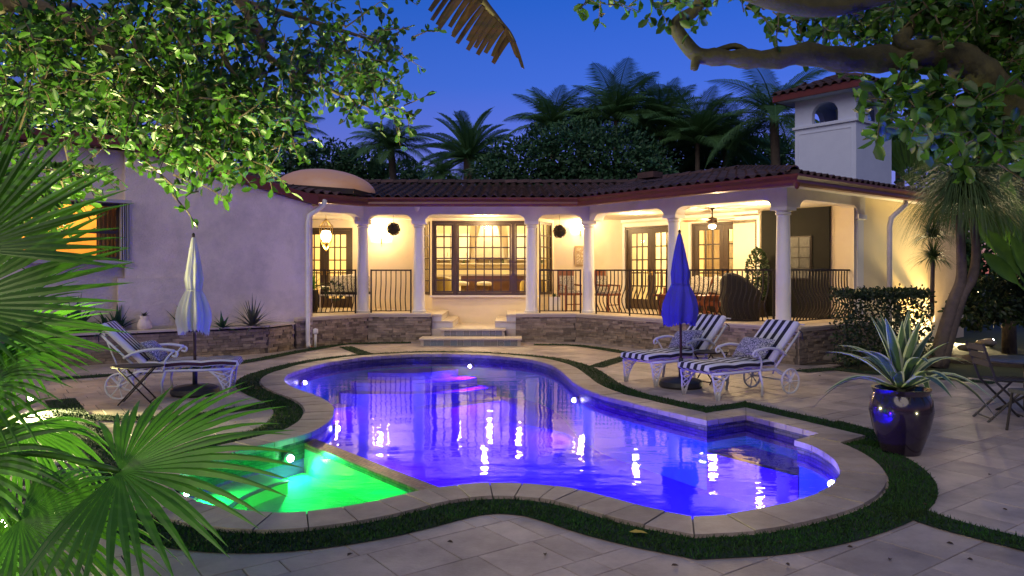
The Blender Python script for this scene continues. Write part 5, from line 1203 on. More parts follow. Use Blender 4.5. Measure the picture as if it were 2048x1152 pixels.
# fallen leaves
M_yl = mat('yellow_leaf', (.50, .38, .06), (.42, .30, .05), 8, .6); M_dl = mat('dry_leaf', (.11, .065, .035), (.06, .04, .025), 8, .8, rand=.3)
def flat_leaf(ln, wd): return MB().add([(-ln / 2, 0, .002), (-ln * .2, wd / 2, .012), (ln * .2, wd * .42, .010), (ln / 2, 0, .004), (ln * .2, -wd * .42, .012), (-ln * .2, -wd / 2, .009), (0, 0, .002)], [(0, 6, 1), (1, 6, 2), (2, 6, 3), (3, 6, 4), (4, 6, 5), (5, 6, 0)])
tag(link('fallen_leaf', flat_leaf(.115, .05).mesh('fallen_leaf', M_yl), None, loc=G(1277, 1066, .035), rot=(0, 0, -.3)), 'yellow fallen leaf lying on the turf in front of the pool', 'leaf')
FL = [flat_leaf(.045, .022).mesh('fallen_leaf', M_dl), flat_leaf(.034, .02).mesh('fallen_leaf', M_dl)]
for x, y in ((1350, 1132), (1575, 1130), (1780, 1120), (1700, 1095), (1900, 1088), (1560, 1085), (640, 1050), (700, 1110), (480, 1100), (900, 1085), (1980, 950), (1850, 1010), (1480, 730), (640, 838), (470, 845), (445, 830), (610, 705), (630, 703), (575, 735), (520, 720), (1215, 735), (1600, 738), (1640, 752), (1090, 1110), (1940, 1120), (2010, 1020), (420, 790)):
    g = G(x, y, .004 if y > 1040 else .008); tag(link('fallen_leaf', rnd.choice(FL), None, loc=g, rot=(0, 0, rnd.uniform(0, 6))), 'small dry brown leaf on the ' + ('paving in front of the pool' if y > 1000 else 'paving behind the big pot' if x > 1900 else 'paving near the white parasol' if x < 700 else 'paving by the striped lounges'), 'leaf', 'dry leaves scattered on the paving')
# left planter wall with cap, stones and soil
pw = thing('planter_wall', 'low curved stone planter along the left wing wall', 'planter', (-6, 14, 0))
PL = [V(p) for p in ((-9.6, 11.6), (-8.3, 12.62), (-4.93, 15.15), (-4.66, 15.95))]
mb = MB(); mb.prism([tuple(p) for p in PL] + [(-4.9, 16.2), (-10.6, 12.2)], -.03, .50); bw_ = mb.build('core', mat('mortar', (.1, .1, .1)), pw)
cap_run(bw_, PL, .53, .26); mb = MB(); mb.prism([tuple(p) for p in offset(PL, -.02, False)] + [(-4.95, 16.15), (-10.5, 12.25)], .50, .53); mb.build('soil', M_soil, pw)
pieces(bw_, 'stone', clad([(PL[0], PL[1]), (PL[1], PL[2]), (PL[2], PL[3])], 0, .5), M_ledge, 300, 'far_stones')
# ------------------------------------------------------------------ vegetation
M_bark = mat('bark', (.13, .10, .055), (.07, .055, .03), 6, .9, .8, 25)
M_leaf1 = mat('broad_leaf', (.065, .165, .014), (.03, .09, .010), 2.5, .45, rand=.55, trans=.35)
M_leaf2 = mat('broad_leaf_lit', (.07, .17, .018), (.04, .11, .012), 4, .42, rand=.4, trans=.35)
M_fan = mat('fan_palm_leaf', (.065, .20, .012), (.04, .13, .009), 3, .42, trans=.3)
M_frond = mat('palm_frond', (.09, .21, .07), (.06, .15, .05), 3, .5, trans=.25)
M_dark = mat('dark_foliage', (.04, .125, .05), (.022, .075, .03), 2, .6, rand=.35, trans=.2)
M_hedge = mat('hedge_leaf', (.03, .06, .018), (.018, .04, .012), 3, .5, rand=.4, trans=.2)
M_ptrunk = mat('palm_trunk', (.14, .11, .08), (.08, .065, .05), 8, .9, .8, 20)
M_pony = mat('ponytail_leaf', (.085, .15, .04), (.055, .11, .03), 4, .5, trans=.25)

def leaf(mb, p, d, n, ln, wd, fold=.18):
    """obovate leaf: base p, along d, facing n"""
    s = d.cross(n)
    if s.length < 1e-3: s = d.orthogonal()
    s.normalize(); n = s.cross(d)
    mb.add([p, p + d * ln * .4 + s * wd * .42 + n * fold * wd, p + d * ln * .78 + s * wd * .4 + n * fold * wd * .9, p + d * ln - n * .04 * ln, p + d * ln * .78 - s * wd * .4 + n * fold * wd * .9, p + d * ln * .4 - s * wd * .42 + n * fold * wd], [(0, 3, 2, 1), (0, 5, 4, 3)])
def rv(r=rnd): return V((r.gauss(0, 1), r.gauss(0, 1), r.gauss(0, 1))).normalized()
def twig(mb, tw_, p, d, L, n, ln, wd):
    q = p.copy(); pts = [q.copy()]; dd_ = d.copy()
    for i in range(n):
        q = q + dd_ * (L / n); dd_ = (dd_ + rv() * .22 + V((0, 0, -.06))).normalized(); pts.append(q.copy())
        out = (dd_ * .35 + rv()).normalized(); nn = (V((0, 0, 1)) * .6 + rv() * .8 + V((0, -.35, 0))).normalized(); leaf(mb, q, out, nn, ln * rnd.uniform(.65, 1.15), wd * rnd.uniform(.8, 1.15))
    if tw_ is not None: tw_.tube([pts[0], pts[len(pts) // 2], pts[-1]], [.008, .005, .003], 4, False)
def canopy(blobs, dens_, ln, wd, tw_, mb):
    """blobs: pixel centre, half sizes, depth range"""
    for x, y, rx, ry, d0, d1, k in blobs:
        area = PI * rx * ry
        for _ in range(max(2, int(area * dens_ * k))):
            while True:
                a, b = rnd.uniform(-1, 1), rnd.uniform(-1, 1)
                if a * a + b * b < 1: break
            dep = rnd.uniform(d0, d1); p = P(x + a * rx, y + b * ry, dep); twig(mb, tw_, p, (rv() + V((.25, 0, -.15))).normalized(), rnd.uniform(.18, .42), rnd.randint(6, 10), ln, wd)
# --- tree whose crown hangs in from the upper left
tr = thing('broadleaf_tree', 'large broadleaf tree whose lit crown hangs in from the upper left', 'tree', (-6.0, 6.4, 0))
mb = MB(); mb.tube(catmull([(-6.0, 6.4, -.05), (-5.9, 6.4, .8), (-5.75, 6.35, 1.8), (-5.5, 6.3, 2.8), (-5.1, 6.2, 3.6)], 4), [.30 - .007 * i for i in range(17)], 14); mb.build('trunk', M_bark, tr, True)
limbs = [([(-5.3, 6.25, 3.3), P(-20, 8, 6.2), P(60, 15, 6.1), P(110, 28, 6.1), P(165, 55, 6.0), P(215, 95, 6.0), P(260, 130, 5.9), P(300, 175, 5.9)], .12, .02),
         ([P(110, 28, 6.1), P(150, 15, 6.4), P(190, 58, 6.4), P(225, 68, 6.4), P(285, 62, 6.5)], .055, .015), ([P(225, 70, 6.3), P(270, 75, 6.1), P(275, 100, 6.0), P(295, 135, 5.9), P(312, 185, 5.8), P(330, 225, 5.8), P(330, 262, 5.8)], .04, .012),
         ([(-5.1, 6.2, 3.6), P(200, -90, 6.8), P(420, -40, 6.8), P(485, 5, 6.8), P(505, 45, 6.8), P(522, 70, 6.8), P(527, 105, 6.8), P(560, 130, 6.8), P(600, 148, 6.9), P(640, 130, 6.9)], .10, .014), ([P(420, 60, 6.6), P(440, 100, 6.6), P(460, 135, 6.6), P(500, 180, 6.6), P(560, 230, 6.6)], .035, .01),
         ([P(485, 5, 6.8), P(580, 30, 7), P(680, 60, 7), P(760, 85, 7)], .04, .01), ([P(300, 175, 5.9), P(360, 230, 5.9), P(400, 290, 5.9), P(440, 330, 5.9)], .022, .008), ([P(600, 148, 6.9), P(680, 190, 6.9), P(740, 215, 6.9)], .02, .008), ([P(105, 145, 6), P(60, 190, 6), P(40, 260, 6)], .03, .01)]
for pts, r0, r1 in limbs:
    pts = catmull(pts, 4); n = len(pts); MB().tube(pts, [r0 + (r1 - r0) * (i / (n - 1)) ** .8 for i in range(n)], 9).build('limb', M_bark, tr, True)
crown, tw_ = MB(), MB()
B = [(60, 60, 130, 90, 5.2, 8, .9), (60, 180, 110, 110, 5.4, 8, 1.0), (180, 120, 120, 110, 5.3, 8, .9), (300, 60, 130, 80, 5.2, 8, .75), (420, 40, 110, 70, 5.2, 7.6, .75), (300, 180, 130, 90, 5.2, 7.6, .9), (420, 150, 110, 80, 5.4, 7.6, .85),
     (180, 235, 110, 60, 5.4, 7.6, 1.0), (420, 250, 110, 70, 5.4, 7.4, 1.1), (340, 290, 60, 60, 5.4, 7, .9), (440, 320, 80, 45, 5.5, 7, 1.1), (510, 270, 80, 60, 5.6, 7.4, 1.1), (540, 190, 90, 60, 5.8, 7.6, 1.0), (345, 375, 14, 30, 5.6, 6, .8), (388, 375, 12, 22, 5.6, 6, .8), (570, 310, 40, 40, 6, 7, .7),
     (160, 330, 60, 60, 5.6, 7, .8), (620, 110, 90, 50, 6, 8, .85), (700, 100, 90, 40, 6.2, 8, .85), (790, 92, 50, 26, 6.4, 7.6, .8), (640, 165, 90, 40, 6, 8, .9), (720, 170, 60, 45, 6.2, 8, .9), (740, 215, 60, 45, 6.2, 7.8, .95), (790, 240, 35, 25, 6.4, 7.4, .8), (700, 245, 35, 22, 6.4, 7.4, .8),
     (560, 20, 70, 26, 6, 8, .7), (660, 10, 90, 16, 6, 8, .6), (760, 5, 60, 12, 6.4, 8, .5), (20, 330, 60, 90, 5.6, 7.6, .9)]
canopy([(b[0], b[1] * .93 - 12, b[2] * .96, b[3] * .86, *b[4:]) for b in B if b[1] < 300] + [(20, 330, 70, 90, 5.6, 7.4, .9), (150, 330, 50, 55, 5.6, 7, .8), (50, 440, 60, 60, 5.6, 7, .6)] + [(340, 295, 50, 45, 5.4, 7, 1.0), (420, 290, 90, 50, 5.5, 7, .8), (480, 315, 60, 32, 5.5, 7, .9), (345, 372, 14, 34, 5.6, 6, 1), (388, 375, 12, 22, 5.6, 6, 1), (540, 260, 50, 60, 5.8, 7, 1)], .0032, .098, .058, tw_, crown)
crown.build('crown', M_leaf1, tr, True); tw_.build('twigs', M_bark, tr)['kind'] = 'stuff'
# --- tree arching in from the right
t2 = thing('arching_tree', 'old tree with a thick mossy limb arching in from the right edge', 'tree', (7.6, 7.2, 0))
main = catmull([(7.6, 7.2, -.05), (7.5, 7.15, 1.0), (7.2, 7.1, 1.9), P(2190, 360, 7.0), P(2075, 255, 7.0), P(2010, 200, 6.95), P(1960, 150, 6.9), P(1915, 118, 6.9), P(1850, 108, 6.9), P(1780, 116, 6.9), P(1690, 120, 6.9), P(1610, 108, 6.9), P(1540, 118, 6.9), P(1460, 116, 6.9), P(1400, 112, 6.9)], 4)
n = len(main); MB().tube(main, [.26 - .185 * min(1, (i / (n - 1)) * 1.05) ** .85 + (.012 * math.sin(i * 1.9)) for i in range(n)], 14).build('trunk', mat('mossy_bark', (.085, .075, .025), (.02, .022, .01), 3, .9, .8, 18), t2, True)
for pts, r0, r1 in (([P(1430, 114, 6.9), P(1395, 110, 6.9), P(1370, 85, 6.9), P(1352, 55, 6.9), P(1362, 38, 6.9), P(1392, 18, 6.9), P(1410, -30, 6.9)], .075, .05), ([P(1420, 116, 6.9), P(1395, 118, 6.88), P(1388, 138, 6.85)], .06, .035), ([P(1500, 108, 6.9), P(1470, 92, 6.9), P(1430, 103, 6.9)], .03, .03),
                    ([P(1480, -25, 6.2), P(1540, -2, 6.2), P(1620, 14, 6.2), P(1700, 8, 6.3), P(1790, -20, 6.4)], .08, .085), ([P(1905, 110, 6.9), P(1815, 92, 6.8), P(1800, 70, 6.8)], .05, .07), ([P(1790, 115, 6.9), P(1815, 60, 7.0), P(1850, 20, 7.1), P(1900, -30, 7.2)], .08, .04), ([P(1840, 130, 6.9), P(1800, 175, 6.8), P(1780, 200, 6.8)], .05, .035), ([P(1960, 130, 7), P(1990, 60, 7.2), P(2040, 0, 7.3)], .06, .03)):
    pts = catmull(pts, 4); n = len(pts); MB().tube(pts, [r0 + (r1 - r0) * i / (n - 1) for i in range(n)], 10).build('limb', MATS['mossy_bark'], t2, True)
c2, w2_ = MB(), MB()
B2 = [(1700, 50, 70, 45, 6.8, 8.2, .8), (1800, 30, 90, 40, 6.8, 8.4, 1.0), (1900, 50, 90, 60, 6.8, 8.4, 1.1), (2000, 60, 80, 70, 6.8, 8.4, 1.1), (1960, 20, 100, 30, 6.6, 8, 1.0), (1740, 95, 40, 25, 7.1, 8, .8), (1650, 50, 50, 22, 6.8, 8, .6), (1980, 120, 70, 40, 7.2, 8.4, 1.1),
      (1190, 4, 34, 14, 6.5, 7, .9), (1315, 0, 34, 12, 6.5, 7, .9), (1520, 20, 45, 16, 6.8, 7.6, .8), (1590, 45, 26, 16, 6.8, 7.4, .8), (1430, -4, 40, 10, 6.6, 7.4, .6)]
canopy(B2, .0046, .12, .075, w2_, c2); c2.build('crown', M_leaf1, t2, True); w2_.build('twigs', M_bark, t2)['kind'] = 'stuff'
c3, w3 = MB(), MB(); canopy([(1800, 190, 70, 26, 6.2, 7, 1.0), (1880, 225, 80, 40, 6, 7, 1.1), (1950, 260, 70, 40, 6, 7, 1.1), (1740, 165, 30, 14, 6.4, 7, .8), (1990, 300, 50, 35, 6, 7, .8), (1850, 270, 30, 20, 6, 7, .7)], .0030, .17, .10, w3, c3); c3.build('lower_foliage', M_leaf2, t2, True); w3.build('twigs', M_bark, t2)['kind'] = 'stuff'
# dry banana leaf hanging in at the top
bl = thing('banana_leaf', 'torn brown banana leaf hanging in at the top centre', 'banana plant', (1.4, -1.6, 0))
rach = catmull([(1.4, -1.6, -.02), (1.2, -1.2, 2.4), (.6, 1.2, 4.4), (.0, 3.6, 4.9), P(900, -130, 5.2), P(925, -60, 5.2), P(965, 0, 5.2), P(995, 35, 5.2), P(1018, 62, 5.2), P(1030, 85, 5.2)], 5); n = len(rach)
MB().tube(rach, [.10 - .092 * min(1, i / (n - 8)) if i < n - 8 else .010 for i in range(n)], 8).build('stalk', mat('dry_stalk', (.09, .07, .03), None, 6, .7), bl, True)
M_ban = mat('dry_banana', (.11, .055, .014), (.04, .035, .012), 5, .6, trans=.35, stretch=(1, 1, 3)); a, b = P(925, -60, 5.2), P(1022, 70, 5.2)
for k in range(15):
    f = k / 14; p = a.lerp(b, f); ln = (.42 - .24 * f) * rnd.uniform(.8, 1.1); wd = .042
    for sd in ((-1,) if k < 12 else (-1, 1)):
        d = V((-.62 if sd < 0 else .35, rnd.uniform(-.3, .1), -.75)).normalized(); s = V((.6, rnd.uniform(-.2, .2), -.35)).normalized() * wd / 2; vs = []
        for i in range(6):
            t = i / 5; q = p + d * ln * t + V((0, 0, -.05 * t * t)); ww = s * (1 - .3 * t ** 3); vs += [q - ww, q + ww]
        MB().add(vs, [(2 * i, 2 * i + 1, 2 * i + 3, 2 * i + 2) for i in range(5)]).build('leaf_strip', M_ban, bl)

# --- fan palms in the left foreground
def fan(hub, axis, nrm, R_, nseg, span, parent, m, droop=.25, split=.45, cup=.12):
    axis = V(axis).normalized(); nrm = V(nrm); nrm = (nrm - axis * nrm.dot(axis)).normalized(); side = nrm.cross(axis); mb = MB(); dth = span / nseg
    for k in range(nseg):
        th = -span / 2 + dth * (k + .5); ln = R_ * (.78 + .22 * math.cos(th * .8)) * rnd.uniform(.93, 1.05); d = axis * math.cos(th) + side * math.sin(th); s = axis * -math.sin(th) + side * math.cos(th); vs = []; seg = 8; dr = droop * rnd.uniform(.6, 1.4); sway = rnd.uniform(-.05, .05)
        for i in range(seg + 1):
            t = i / seg; w2 = ln * t * dth / 2 * 1.02 if t < split else ln * split * dth / 2 * (1 - (t - split) / (1 - split)) ** .75 + .0005
            p = hub + d * ln * t + nrm * (cup * ln * t * (1 - t)) + s * sway * ln * t * t + V((0, 0, -dr * ln * max(0, t - .35) ** 2 * 1.6)); up = nrm * (w2 * .55); vs += [p - s * w2 - up * .3, p + up * .5, p + s * w2 - up * .3]
        mb.add(vs, [f for i in range(seg) for f in ((3 * i, 3 * i + 1, 3 * i + 4, 3 * i + 3), (3 * i + 1, 3 * i + 2, 3 * i + 5, 3 * i + 4))])
    return mb.build('fan_leaf', m, parent)
fpalm = thing('fan_palm', 'big green fan palm filling the left foreground, lit from below', 'palm', (-3.05, 3.9, 0)); base_p = V((-3.05, 3.9, .1))
MB().tube([(-3.05, 3.9, -.05), (-3.05, 3.9, .35), (-3.0, 3.85, .6)], [.13, .12, .07], 12).build('stem', M_ptrunk, fpalm, True)
def fleaf(px, py, dep, axis, nrm, R_, nseg=34, span=4.3, droop=.25, m=None, split=.5):
    h = P(px, py, dep); o = base_p + V((0, 0, .35)); midp = (o + h) / 2 + V((0, 0, .16)); MB().tube(catmull([o, midp, h], 6), [.016] * 12 + [.009], 6).build('petiole', M_fan, fpalm, True); return fan(h, V(axis), V(nrm), R_, nseg, span, fpalm, m or M_fan, droop, split)
fleaf(240, 942, 3.3, (1, .05, .16), (-.10, -.50, .85), .78, 36, 4.2, .16)
fleaf(-110, 610, 3.5, (.5, -.1, 1), (.35, -.9, -.1), .86, 36, 3.4, .06)
fleaf(10, 700, 4.1, (1, .1, .30), (.05, -.55, .8), .58, 32, 3.2, .22)
fleaf(-40, 670, 3.8, (1, .0, .62), (-.2, -.6, .75), .62, 30, 2.6, .15)
fleaf(40, 1040, 3.2, (1, .2, -.22), (.0, -.45, .9), .62, 34, 3.6, .40)
fleaf(-60, 780, 3.6, (1, .0, .30), (.0, -.7, .7), .50, 30, 3.8, .35)
fleaf(40, 850, 3.9, (.55, -.1, -.75), (.6, -.55, .3), .50, 26, 2.6, .5)
fleaf(-150, 420, 3.6, (.6, .1, .9), (.3, -.9, .1), .62, 32, 3.2, .08)
fleaf(-70, 500, 3.2, (.35, .0, 1), (.45, -.85, .0), .70, 34, 2.8, .04)
fleaf(-20, 1110, 3.4, (.8, -.2, .1), (.0, -.6, .8), .45, 30, 4.0, .5)
fleaf(-110, 940, 3.4, (.8, .2, .3), (.2, -.6, .75), .6, 30, 4.0, .35)

# --- feather palms behind the house
def frond_mesh(L, droop, ll, n, stiff, m, vee=.5, wd=.035):
    mb = MB(); pts = []
    for i in range(13): t = i / 12; pts.append(V((L * t * (1 - .12 * droop * t * t), 0, .25 * L * math.sin(t * 1.4) * .3 - droop * L * t ** 2.2 * .55)))
    mb.tube(pts, [.035 * (1 - .8 * i / 12) for i in range(13)], 5, False)
    for k in range(n):
        t = .10 + .9 * k / n; i = min(11, int(t * 12)); f = t * 12 - i; p = pts[i].lerp(pts[i + 1], f); d = (pts[i + 1] - pts[i]).normalized(); le = ll * (math.sin(PI * min(1, t * .85 + .18)) ** .6) * rnd.uniform(.85, 1.1)
        for s in (-1, 1):
            out = (V((0, s, 0)) * (1 - stiff) + d * (.35 + .5 * stiff) + V((0, 0, vee * (1 if stiff > .3 else .3)))).normalized(); q = p + out * le * .55; r = p + out * le + V((0, 0, -(.10 + .45 * (1 - stiff)) * le)); wv = d * wd * .5
            mb.add([p - wv, p + wv, q + wv * 1.2, r, q - wv * 1.2], [(0, 1, 2, 4), (4, 2, 3)])
    return mb.mesh('frond', m)
FM = {'date': frond_mesh(2.6, .55, .55, 46, .5, M_frond), 'royal': frond_mesh(2.3, .9, .7, 40, .12, M_frond), 'areca': frond_mesh(2.3, .8, .70, 38, .22, M_frond, wd=.035), 'coco': frond_mesh(3.0, 1.0, .75, 48, .05, M_frond, wd=.032)}
def palm(px, py, dep, kind, nf, scale, tr_, label, el0=-.3, el1=1.35, lean=0):
    c = P(px, py, dep); t = thing('palm_tree', label, 'palm', (c.x + lean, c.y, 0), group='palms behind the house')
    MB().tube(catmull([(c.x + lean, c.y, -.05), (c.x + lean * .6, c.y, c.z * .5), (c.x, c.y, c.z)], 6), [tr_ * (1.15 - .25 * i / 12) for i in range(13)], 10).build('trunk', M_ptrunk, t, True)
    for k in range(nf):
        f = k / nf; a = k * 2.39996 + rnd.uniform(-.2, .2); e_ = el0 + (el1 - el0) * f + rnd.uniform(-.1, .1)
        o = link('frond', FM[kind], t, mtx=Matrix.Translation(c) @ Matrix.Rotation(a, 4, 'Z') @ Matrix.Rotation(-e_, 4, 'Y') @ Matrix.Scale(scale * rnd.uniform(.85, 1.1), 4))
palm(938, 318, 34, 'date', 44, 1.02, .27, 'feathery date palm standing alone above the roof centre', -.35, 1.4)
palm(583, 268, 44, 'royal', 20, 1.0, .16, 'small palm against the sky just right of the tree crown', -.1, 1.2); palm(782, 300, 36, 'royal', 24, 1.0, .18, 'drooping palm left of the date palm', -.2, 1.2, .5)
palm(885, 350, 32, 'royal', 16, .6, .12, 'low palm tucked under the date palm')
for x, y, d, s, lb in ((1105, 262, 31, .85, 'leftmost feather palm above the dark tree'), (1232, 245, 30, 1.0, 'tall upright feather palm above the right roof'), (1170, 275, 32, .8, 'small feather palm left of the tall upright one'), (1322, 262, 30, 1.0, 'broad feather palm right of the tall upright one'), (1395, 290, 29, 1.0, 'feather palm left of the coconut palm'), (1290, 300, 33, .9, 'low feather palm above the roof vent'), (1450, 300, 30, .9, 'feather palm just left of the chimney tower')):
    palm(x, y - 3, d, 'areca', 24, s * 1.1, .10, lb, -.05, 1.45)
palm(1548, 235, 27, 'coco', 22, .98, .17, 'coconut palm behind the chimney tower', -.35, 1.3, .2)
palm(1800, 300, 27, 'coco', 18, .9, .16, 'coconut palm right of the chimney tower', -.2, 1.2)
# --- dense trees and hedge masses
def leafy(name, label, cat, loc, blobs, n, ln, m, trunk=None, group=None):
    t = thing(name, label, cat, loc, group=group); mb = MB()
    if trunk: MB().tube(catmull(trunk, 4), [.16 - .006 * i for i in range(len(trunk) * 4 - 3)], 8).build('trunk', M_bark, t, True)
    tot = sum(b[3] * b[4] * b[5] for b in blobs)
    for x, y, z, rx, ry, rz_ in blobs:
        for _ in range(int(n * rx * ry * rz_ / tot)):
            d = rv(); r = rnd.uniform(.55, 1.08) * (1 + .14 * math.sin(d.x * 5 + d.z * 7)); p = V((x + d.x * rx * r, y + d.y * ry * r, z + d.z * rz_ * r)); leaf(mb, p, (d + rv() * .9).normalized(), (d + rv() * .7 + V((0, 0, .4))).normalized(), ln * rnd.uniform(.7, 1.3), ln * .55)
    mb.build('crown', m, t, True); return t
def blob(px, py, d, rx, ry, dy=1.5):
    c = P(px, py, d); return (c.x, c.y, c.z, rx / FPX * d, dy, ry / FPX * d)
leafy('dense_tree', 'dense dark green tree rising behind the centre roof', 'tree', P(1080, 543, 26), [blob(1060, 330, 26, 100, 55), blob(1140, 310, 26, 100, 65), blob(1220, 325, 26, 90, 65), blob(1000, 350, 26, 60, 35), blob(1290, 345, 26, 60, 45), blob(1130, 380, 26, 170, 40)], 15000, .16, M_dark, [V((1.0, 26, 0)), V((1.2, 26, 2)), V((1.6, 26, 3.6))])
leafy('dense_tree', 'dark rounded tree behind the dome skylight', 'tree', P(660, 543, 40), [blob(650, 325, 40, 70, 38), blob(720, 330, 40, 50, 30), blob(590, 320, 40, 50, 30), blob(690, 360, 40, 110, 30)], 6000, .24, M_dark, [V((-9.5, 40, 0)), V((-9.4, 40, 3)), V((-9.3, 40, 5))])
leafy('dense_tree', 'dark tree low behind the palms left of the date palm', 'tree', P(800, 543, 42), [blob(790, 350, 42, 60, 25), blob(860, 362, 42, 60, 16), blob(1000, 365, 42, 50, 16)], 3500, .22, M_dark, [V((-6, 42, 0)), V((-6, 42, 3)), V((-6, 42, 5))])
leafy('dense_tree', 'dark tree mass behind the feather palms on the right', 'tree', P(1400, 543, 33), [blob(1350, 310, 33, 70, 55), blob(1430, 320, 33, 80, 50), blob(1500, 320, 33, 70, 50), blob(1580, 330, 33, 60, 50)], 8000, .22, M_dark, [V((8.5, 33, 0)), V((8.5, 33, 3)), V((8.5, 33, 6))])
leafy('dense_tree', 'dark tree behind the left wing roof', 'tree', P(300, 543, 26), [blob(120, 240, 26, 120, 70), blob(300, 250, 26, 130, 60), blob(450, 300, 26, 100, 50), blob(-60, 250, 26, 120, 80)], 8000, .22, M_dark, [V((-12, 26, 0)), V((-12, 26, 3)), V((-12, 26, 6))])
leafy('dense_tree', 'dark jungle tree at the far right behind the traveller palm', 'tree', P(1960, 543, 21), [blob(1920, 330, 21, 90, 90), blob(2030, 300, 21, 100, 130), blob(2000, 470, 21, 130, 110), blob(2120, 400, 21, 90, 160), blob(1880, 460, 21, 60, 80)], 14000, .18, M_dark, [V((13, 21, 0)), V((13, 21, 3)), V((13.2, 21, 6))])
leafy('leafy_shrub', 'broad leafy shrub right of the ponytail palm', 'shrub', P(2000, 640, 14), [blob(1985, 600, 14, 60, 45, .6), blob(2060, 590, 14, 60, 60, .6), blob(1940, 625, 14, 36, 30, .5)], 2600, .12, M_hedge)
# clipped hedge in front of the terrace corner
hd = thing('clipped_hedge', 'dark clipped hedge beside the terrace corner', 'hedge', (6.6, 13.2, 0)); mb = MB(); h0 = P(1672, 600, 12.9); h1 = P(1845, 600, 13.4)
for _ in range(5200):
    f = rnd.random(); y = rnd.uniform(-.35, .35); z = rnd.uniform(.05, 1.28 - .22 * max(0, .15 - f) / .15); e = rnd.choice((0, 1, 2))
    if e == 0: y = -.36 + abs(rnd.gauss(0, .05))
    elif e == 1: z = 1.26 + rnd.gauss(0, .04)
    p = V((h0.x + (h1.x - h0.x) * f, h0.y + (h1.y - h0.y) * f + y, z)); leaf(mb, p, (rv() + V((0, -.5, .3))).normalized(), (rv() + V((0, -.6, .5))).normalized(), rnd.uniform(.05, .085), .04)
mb.build('foliage', M_hedge, hd, True)
for k in range(6): f = .1 + k * .16; x = h0.x + (h1.x - h0.x) * f; y = h0.y + (h1.y - h0.y) * f; MB().tube([(x, y, -.02), (x + .03, y, .5), (x - .02, y, 1.0)], [.02, .015, .008], 5).build('stem', M_bark, hd)
# ponytail palm with two curved trunks and a drooping mop of leaves
pt = thing('ponytail_palm', 'ponytail palm with two curved trunks and drooping leaf mop', 'palm', G(1885, 668)); yb = 13.2
for pts, r in (([P(1868, 655, yb), P(1905, 610, yb), P(1922, 560, yb), P(1922, 500, yb), P(1918, 430, yb)], .14), ([P(1880, 655, yb), P(1920, 600, yb), P(1945, 555, yb), P(1952, 500, yb), P(1945, 435, yb)], .13)):
    pts[0].z = -.03; c = catmull(pts, 5); n = len(c); MB().tube(c, [r * (1 - .55 * (i / (n - 1)) ** .6) for i in range(n)], 10).build('trunk', M_ptrunk, pt, True)
def mop(heads, n, L, parent, m, wd=.022, grav=1.0, name='leaf_mop'):
    mb = MB()
    for hd_ in heads:
        for _ in range(n):
            d = rv(); d.z = abs(d.z) * 1.1 + .1; d.normalize(); ln = L * rnd.uniform(.7, 1.1); s = d.cross(V((0, 0, 1))).normalized() * wd / 2; p = hd_.copy(); vv = d.copy(); vs = []
            for i in range(7): vs += [p - s * (1 - i / 6.5), p + s * (1 - i / 6.5)]; p = p + vv * ln / 6; vv = (vv + V((0, 0, -.42 * grav))).normalized()
            mb.add(vs, [(2 * i, 2 * i + 1, 2 * i + 3, 2 * i + 2) for i in range(6)])
    return mb.build(name, m, parent)
mop([P(1915, 410, yb), P(1948, 415, yb), P(1930, 375, yb)], 620, 1.35, pt, M_pony)
dr = thing('dracaena', 'small spiky dracaena lit from below against the side wall', 'plant', G(1866, 660)); MB().tube([(dr.location.x, dr.location.y, -.02), P(1864, 600, 13.9), P(1866, 520, 13.9)], [.05, .04, .035], 8).build('trunk', M_ptrunk, dr, True)
mop([P(1866, 520, 13.9), P(1865, 475, 13.9)], 170, .55, dr, M_pony, .03, .6, 'leaf_tuft')
# traveller palms: paddle leaves in one flat fan
def traveller(px, py, d, n, L, label, rzz=0, sp=1.15):
    c = P(px, py, d); t = thing('traveller_palm', label, 'palm', (c.x, c.y, 0), group='traveller palms at the right'); MB().tube([(c.x, c.y, -.05), c], [.14, .12], 9).build('trunk', M_ptrunk, t, True)
    for k in range(n):
        a = -sp + 2 * sp * k / (n - 1); d3 = V((math.sin(a) * math.cos(rzz), math.sin(a) * math.sin(rzz), math.cos(a))); s = V((math.cos(a) * math.cos(rzz), math.cos(a) * math.sin(rzz), -math.sin(a))); ln = L * rnd.uniform(.85, 1.1); vs = []
        for i in range(9):
            f = i / 8; w2 = .018 if f < .42 else .20 * L / 2 * math.sin(PI * min(1, (f - .40) / .6)) ** .6 * .8 + .004; p = c + d3 * ln * f + V((0, -.06 * f * f, -.10 * ln * f ** 2.5 * abs(math.sin(a)))); vs += [p - s * w2 + V((0, -.3 * w2, 0)), p, p + s * w2 + V((0, -.3 * w2, 0))]
        MB().add(vs, [f for i in range(8) for f in ((3 * i, 3 * i + 1, 3 * i + 4, 3 * i + 3), (3 * i + 1, 3 * i + 2, 3 * i + 5, 3 * i + 4))]).build('paddle_leaf', M_leaf2, t, True)
traveller(1822, 372, 20.5, 15, 1.35, 'pale fan shaped traveller palm above the right eave', 0, .75); traveller(2018, 560, 15.5, 11, 2.0, 'tall traveller palm at the right edge', .3, .6); traveller(2080, 610, 13, 9, 1.6, 'traveller palm partly cut off by the right edge', 0, .8)
